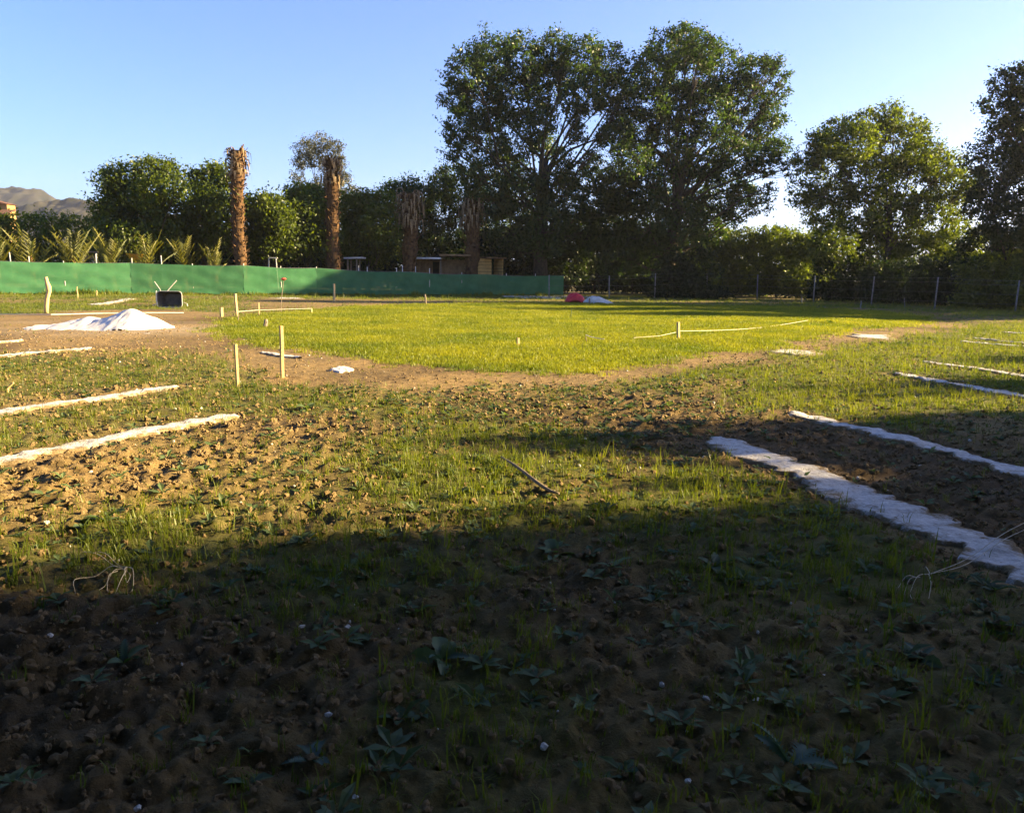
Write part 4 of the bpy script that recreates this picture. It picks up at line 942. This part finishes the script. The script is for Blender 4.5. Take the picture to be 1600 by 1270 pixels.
dry_weed('uprooted dry weed with pale stalks at the right edge below the lime strip', [[(1640, 805), (1570, 845), (1510, 880), (1452, 911)], [(1640, 818), (1570, 855), (1510, 888), (1452, 911)]],
         [[(1452, 911), (1445, 900), (1444, 892)], [(1450, 912), (1453, 928), (1450, 942)], [(1450, 911), (1432, 917), (1422, 930), (1425, 942)], [(1432, 917), (1415, 915), (1402, 921)], [(1436, 916), (1420, 920), (1412, 930)]], 2)

def rock_mesh(name, mat, seed, sub=2, amp=.35, flat=.7):
    rng = np.random.default_rng(seed)
    import bmesh
    bm = bmesh.new(); bmesh.ops.create_icosphere(bm, subdivisions=sub, radius=1)
    o = rng.uniform(-20, 20, 2)
    for v in bm.verts:
        k = 1 + amp * (float(vnoise(np.array([v.co.x * 1.7 + o[0] + v.co.z]), np.array([v.co.y * 1.7 + o[1] - v.co.z]), seed)[0]) - .5) * 2 + rng.normal(0, .05)
        v.co = v.co * k; v.co.z *= flat
    me = bpy.data.meshes.new(name); bm.to_mesh(me); bm.free(); me.materials.append(mat); return me
pm = rock_mesh('stone', M['pebble'], 5)
for (px, py, s, l) in [(541, 982, 7, 'pale stone on the shaded soil left of the middle'), (850, 1168, 8, 'round pale stone in the middle of the dark foreground'), (1182, 1097, 8, 'flat pale stone above the big thistle'), (1286, 1057, 7, 'pale stone above the thistle, farther and right'),
                       (555, 1248, 7, 'pale stone at the bottom left of the middle'), (215, 1264, 7, 'pale stone at the bottom left corner'), (1075, 1221, 6, 'pale stone near the bottom, left of the thistle')]:
    p = gph(px, py); r = s * p[1] / FPX; o = link('stone', pm, None, (p[0], p[1], p[2] + r * .3)); o.scale = (r, r * .9, r * .9); o.rotation_euler = (0, 0, px); tag(o, l, 'stone', 'pale stones in the foreground')

# broad-leaved plants in the foreground: every leaf a part
def leaf_mesh(name, mat, L, W, teeth, seed, curl=.3):
    rng = random.Random(seed); n = 24; V = []; Fc = []
    for i in range(n + 1):
        t = i / n; w = W * math.sin(math.pi * min(.98, t * .9 + .06)) ** .8 * (1 + (teeth * (1 if i % 2 else -1) if 0 < i < n else 0)) * rng.uniform(.85, 1.15)
        z = L * (.55 * t - curl * 1.6 * t * t); x = L * t * .9
        V += [(x, -w, z + w * .3 + rng.gauss(0, .004)), (x, -w * .4, z + w * .08), (x, 0, z), (x, w * .4, z + w * .08), (x, w, z + w * .3 + rng.gauss(0, .004))]
    for i in range(n):
        for k in range(4): e = i * 5 + k; Fc.append((e, e + 1, e + 6, e + 5))
    return mesh(name, V, Fc, mat, True)
LEAF = [leaf_mesh('leaf', M['thistle'], 1, .13, .42, 1, .2), leaf_mesh('leaf', M['thistle'], 1, .15, .36, 2, .3), leaf_mesh('leaf', M['weed'], 1, .26, .04, 3, .3), leaf_mesh('leaf', M['weed'], 1, .17, .05, 4, .15)]
def plant(label, px, py, spx, n, kinds, seed, name='weed_plant', grp='broad-leaved weeds on the field'):
    rng = random.Random(seed); p = gph(px, py); s = spx * p[1] / FPX * 1.0
    T = thing(name, label, 'weed', p + [0, 0, -.005], grp)
    for i in range(n):
        o = link('leaf', LEAF[rng.choice(kinds)], T); k = s * rng.uniform(.65, 1.1); o.scale = (k, k, k)
        o.rotation_euler = (rng.gauss(0, .25), rng.gauss(-.1, .3), i * 6.283 / n + rng.gauss(0, .3))
PL = [(1235, 1195, 95, 6, (0, 1), 'large thistle with jagged pale leaves in the right foreground', 'thistle_plant'), (490, 1190, 75, 6, (0, 1), 'jagged-leaved thistle in the bottom left foreground', 'thistle_plant'),
      (195, 1035, 52, 6, (0, 2), 'broad-leaved weed on bare shaded soil at left', None), (690, 1030, 60, 6, (1, 2), 'shaded broad-leaved weed left of the middle foreground', None),
      (235, 1150, 45, 5, (0, 1), 'small weed on the bare soil, lower left', None), (1440, 1028, 50, 5, (1, 2), 'shaded weed right of the pale stones', None),
      (165, 815, 42, 7, (2,), 'sunlit weed with round leaves in the left foreground', None), (130, 825, 34, 6, (2, 3), 'smaller sunlit weed left of the round-leaved one', None),
      (480, 640, 22, 7, (2, 3), 'sunlit weed rosette on the grass left of the middle', None), (640, 690, 20, 6, (3,), 'weed at the shadow edge left of the curved stick', None),
      (1100, 594, 14, 7, (2, 3), 'greyish weed right of the middle, near the track', None), (1052, 606, 13, 7, (2, 3), 'greyish weed left of the one near the track', None),
      (930, 607, 12, 6, (3,), 'small weed at the middle edge of the track', None), (1010, 660, 24, 8, (2, 3), 'large leafy weed clump at the middle shadow edge', None),
      (980, 640, 18, 7, (2, 3), 'leafy weed behind the large clump at the shadow edge', None), (790, 650, 14, 6, (3,), 'weed on bare sunlit soil in the middle', None),
      (860, 628, 12, 6, (2, 3), 'weed in the sunlit scrub just before the track', None), (1298, 506, 12, 8, (2, 3), 'bright leafy weed on the far right of the lawn', None), (1365, 511, 7, 7, (2, 3), 'small bright weed beside the track, far right', None),
      (780, 735, 26, 7, (3,), 'weed in the lit patch left of the curved stick', None), (870, 866, 42, 7, (2, 3), 'weed in the last lit patch of the foreground', None), (1115, 885, 40, 7, (2, 3), 'dim weed in the shade left of the near lime strip', None),
      (320, 735, 24, 6, (2, 3), 'pale weed right of the tilled soil at left', None), (350, 790, 26, 6, (3,), 'weed in grass right of the round-leaved one', None), (720, 770, 26, 6, (3, 2), 'weed on the shadow line left of the stick tip', None)]
for k, (px, py, s, n, kd, l, nm) in enumerate(PL): plant(l, px, py, s, n, kd, 400 + k, nm or 'weed_plant')

# ------------------------------------------------------------------ scattered stuff (instances)
def tuft(name, mat, n, hmin, hmax, rad, wid, lean, seed):
    rng = np.random.default_rng(seed); V = []; Fc = []
    for i in range(n):
        a = rng.uniform(0, 6.283); r = rad * rng.uniform(0, 1) ** .5; p = np.array([r * math.cos(a), r * math.sin(a), -.01])
        h = rng.uniform(hmin, hmax); b = rng.uniform(0, 6.283); o = np.array([math.cos(b), math.sin(b), 0]); s = np.array([-o[1], o[0], 0]); l = h * abs(rng.normal(lean, lean * .6)); w = wid * rng.uniform(.7, 1.3)
        p1 = p + o * l * .35 + [0, 0, h * .6]; p2 = p + o * l + [0, 0, h * (1 - .25 * l / h)]; k = len(V)
        V += [p - s * w, p + s * w, p1 + s * w * .8, p1 - s * w * .8, p2]; Fc += [(k, k + 1, k + 2, k + 3), (k + 3, k + 2, k + 4)]
    return mesh(name, V, Fc, mat)
def rosette(name, mat, n, L, W, seed):
    rng = np.random.default_rng(seed); V = []; Fc = []
    for i in range(n):
        a = i * 6.283 / n + rng.normal(0, .3); o = np.array([math.cos(a), math.sin(a), 0]); s = np.array([-o[1], o[0], 0]); l = L * rng.uniform(.6, 1.1); w = W * rng.uniform(.7, 1.2); up = rng.uniform(.2, .9); k = len(V)
        V += [np.zeros(3), o * l * .5 + s * w + [0, 0, l * up * .5], o * l * .55 + [0, 0, l * up * .42], o * l * .5 - s * w + [0, 0, l * up * .5], o * l + [0, 0, l * up * .55]]
        Fc += [(k, k + 2, k + 1), (k, k + 3, k + 2), (k + 1, k + 2, k + 4), (k + 2, k + 3, k + 4)]
    return mesh(name, V, Fc, mat)
def scatter(name, label, cat, pts, scl, protos, seed, flatrot=True):
    rng = np.random.default_rng(seed); n = len(pts)
    me = bpy.data.meshes.new(name); me.vertices.add(n); me.vertices.foreach_set('co', np.asarray(pts, np.float32).ravel())
    rot = np.zeros((n, 3), np.float32); rot[:, 2] = rng.uniform(0, 6.283, n)
    rot[:, :2] = rng.normal(0, .08 if flatrot else 1.0, (n, 2))
    a = me.attributes.new('rot', 'FLOAT_VECTOR', 'POINT'); a.data.foreach_set('vector', rot.ravel())
    a = me.attributes.new('scl', 'FLOAT', 'POINT'); a.data.foreach_set('value', np.asarray(scl, np.float32))
    a = me.attributes.new('pick', 'INT', 'POINT'); a.data.foreach_set('value', rng.integers(0, len(protos), n).astype(np.int32))
    o = link(name, me); tag(o, label, cat, kind='stuff')
    col = bpy.data.collections.new(name + '_kinds')
    for k, pm_ in enumerate(protos): col.objects.link(bpy.data.objects.new('%s_kind_%d' % (name, k), pm_))
    g = bpy.data.node_groups.new(name + '_scatter', 'GeometryNodeTree')
    g.interface.new_socket('Geometry', in_out='INPUT', socket_type='NodeSocketGeometry'); g.interface.new_socket('Geometry', in_out='OUTPUT', socket_type='NodeSocketGeometry')
    gi = g.nodes.new('NodeGroupInput'); go = g.nodes.new('NodeGroupOutput'); ip = g.nodes.new('GeometryNodeInstanceOnPoints'); ci = g.nodes.new('GeometryNodeCollectionInfo')
    ci.inputs['Collection'].default_value = col; ci.inputs['Separate Children'].default_value = True; ci.inputs['Reset Children'].default_value = True
    def att(nm, ty):
        q = g.nodes.new('GeometryNodeInputNamedAttribute'); q.data_type = ty; q.inputs['Name'].default_value = nm; return [s for s in q.outputs if s.enabled and s.name == 'Attribute'][0]
    e2r = g.nodes.new('FunctionNodeEulerToRotation')
    g.links.new(att('rot', 'FLOAT_VECTOR'), e2r.inputs[0]); g.links.new(e2r.outputs[0], ip.inputs['Rotation'])
    g.links.new(att('scl', 'FLOAT'), ip.inputs['Scale']); g.links.new(att('pick', 'INT'), ip.inputs['Instance Index'])
    ip.inputs['Pick Instance'].default_value = True
    g.links.new(gi.outputs[0], ip.inputs['Points']); g.links.new(ci.outputs[0], ip.inputs['Instance']); g.links.new(ip.outputs[0], go.inputs[0])
    md = o.modifiers.new('scatter', 'NODES'); md.node_group = g; return o
def wedge(n, rlo, rhi, rng, half=44, near_pow=0):
    a = np.radians(rng.uniform(-half, half, n)); r = np.sqrt(rng.uniform(rlo ** 2, rhi ** 2, n)); return r * np.sin(a), r * np.cos(a)
def clodz(x, y, g, lawn, dirt):
    r = np.hypot(x, y); near = np.clip((30 - r) / 20, 0, 1)
    return hgt(x, y) - .012 + (np.abs(fbm(x * 5, y * 5, 11, 3) - .5) * .13 + (fbm(x * 16, y * 16, 15, 2) - .5) * .045) * near * stripd(x, y) * np.where(lawn, .25, np.where(dirt, .35, 1.1 - .5 * g))
rng = np.random.default_rng(99)
P_l = []; S_l = []; P_w = []; S_w = []; P_d = []; S_d = []; P_c = []; S_c = []; P_p = []; S_p = []
for rlo, rhi, den in ((1.2, 4, 620), (4, 8, 430), (8, 14, 300), (14, 24, 170), (24, 40, 85), (40, 62, 36)):
    half = 62 if rhi <= 14 else 48
    area = math.radians(2 * half) / 2 * (rhi ** 2 - rlo ** 2); n = int(area * den)
    x, y = wedge(n, rlo, rhi, rng, half); jx = rng.normal(0, .10 + .012 * rlo, n); jy = rng.normal(0, .14 + .02 * rlo, n); g, lw, dr = zones(x + jx, y + jy); z = clodz(x, y, g, lw, dr); u = rng.uniform(size=n)
    far = 1 + np.clip((rlo - 8) / 40, 0, .8)
    k = (u < g) & lw; P_l.append(np.stack([x, y, z], -1)[k]); S_l.append(far * rng.uniform(.6, 1.2, k.sum()))
    k = (u < g * .8) & ~lw; P_w.append(np.stack([x, y, z], -1)[k]); S_w.append(far * rng.uniform(.35, 1.05, k.sum()) * (.6 + .5 * g[k]))
    u = rng.uniform(size=n); k = (u < .045 * np.clip(.4 + g, 0, 1) * np.where(inpoly(x, y, SCRUBMID), 4.5, 1)) & ~lw & ~dr; P_d.append(np.stack([x, y, z], -1)[k]); S_d.append(far * rng.uniform(.5, 1.4, k.sum()))
    if rlo < 24:
        u = rng.uniform(size=n); k = (u < np.where(dr, .3, 1.0) * (1 - .75 * g)) & ~lw; P_c.append(np.stack([x, y, z], -1)[k]); S_c.append((.005 + .016 * rng.uniform(size=k.sum()) ** 4) * (1 + rlo * .05) * np.where(dr[k], .7, 1))
        k = (rng.uniform(size=n) < .006) & ~lw; P_p.append(np.stack([x, y, z + .004], -1)[k]); S_p.append((.005 + .012 * rng.uniform(size=k.sum()) ** 2) * (1 + rlo * .03))
cat_ = np.concatenate
scatter('lawn_grass', 'short bright grass of the lawn', 'grass', cat_(P_l), cat_(S_l), [tuft('tuft', M['lawngrass'], 16, .04, .085, .10, .004, .35, s) for s in range(4)], 1)
scatter('wild_grass', 'patchy wild grass on the soil', 'grass', cat_(P_w), cat_(S_w), [tuft('tuft', M['wildgrass'], 8, .05, .13, .05, .0028, .45, 20 + s) for s in range(3)] + [tuft('tuft', M['wildgrass'], 7, .03, .08, .05, .003, .7, 30 + s) for s in range(3)] + [tuft('tuft', M['wildgrass'], 4, .1, .2, .03, .003, .4, 40)], 2)
scatter('small_weeds', 'small broad-leaved weeds scattered over the soil', 'weeds', cat_(P_d), cat_(S_d), [rosette('rosette', M['weed'], 6, .075, .016, s) for s in range(3)], 3)
scatter('soil_clods', 'crumbly clods of brown soil', 'soil', cat_(P_c), cat_(S_c), [rock_mesh('clod', M['clod'], 60 + s, 2, .8, .7) for s in range(4)], 4, False)
scatter('pebbles', 'small pale pebbles in the soil', 'pebbles', cat_(P_p), cat_(S_p), [rock_mesh('pebble', M['pebble'], 70 + s, 1, .3, .7) for s in range(3)], 5, False)
# rank growth along the foot of the net fence
fx = []; fs = []
for k in range(len(pts) - 1):
    a, b = pts[k][0], pts[k + 1][0]; n = int(np.hypot(*(b - a)[:2]) * 26)
    t = rng.uniform(size=n)[:, None]; q = a[None] * (1 - t) + b[None] * t; q = q + np.stack([rng.normal(0, .3, n), -np.abs(rng.normal(.15, .3, n)), np.zeros(n)], -1); q[:, 2] = hgt(q[:, 0], q[:, 1])
    fx.append(q); fs.append(rng.uniform(1.2, 3.2, n) * np.clip(fbm(q[:, 0], q[:, 1], 91) * 1.8 - .2, .3, 1.2))
scatter('fence_grass', 'rank grass along the foot of the net fence', 'grass', cat_(fx), cat_(fs), [tuft('tuft', M['wildgrass'], 9, .06, .15, .07, .006, .4, 50 + s) for s in range(3)], 6)

# ------------------------------------------------------------------ haze in the air
hb = MB().box((0, 0, 84), (3200, 3200, 172)); hm, t, out = newmat('haze_air')
pv = N(t, 'ShaderNodeVolumePrincipled'); pv.inputs['Density'].default_value = .00014; pv.inputs['Color'].default_value = (.9, .92, 1, 1); pv.inputs['Anisotropy'].default_value = .4
t.links.new(pv.outputs[0], out.inputs['Volume'])
o = hb.build('haze', hm); tag(o, 'thin pale haze in the air over the field', 'haze', kind='stuff')
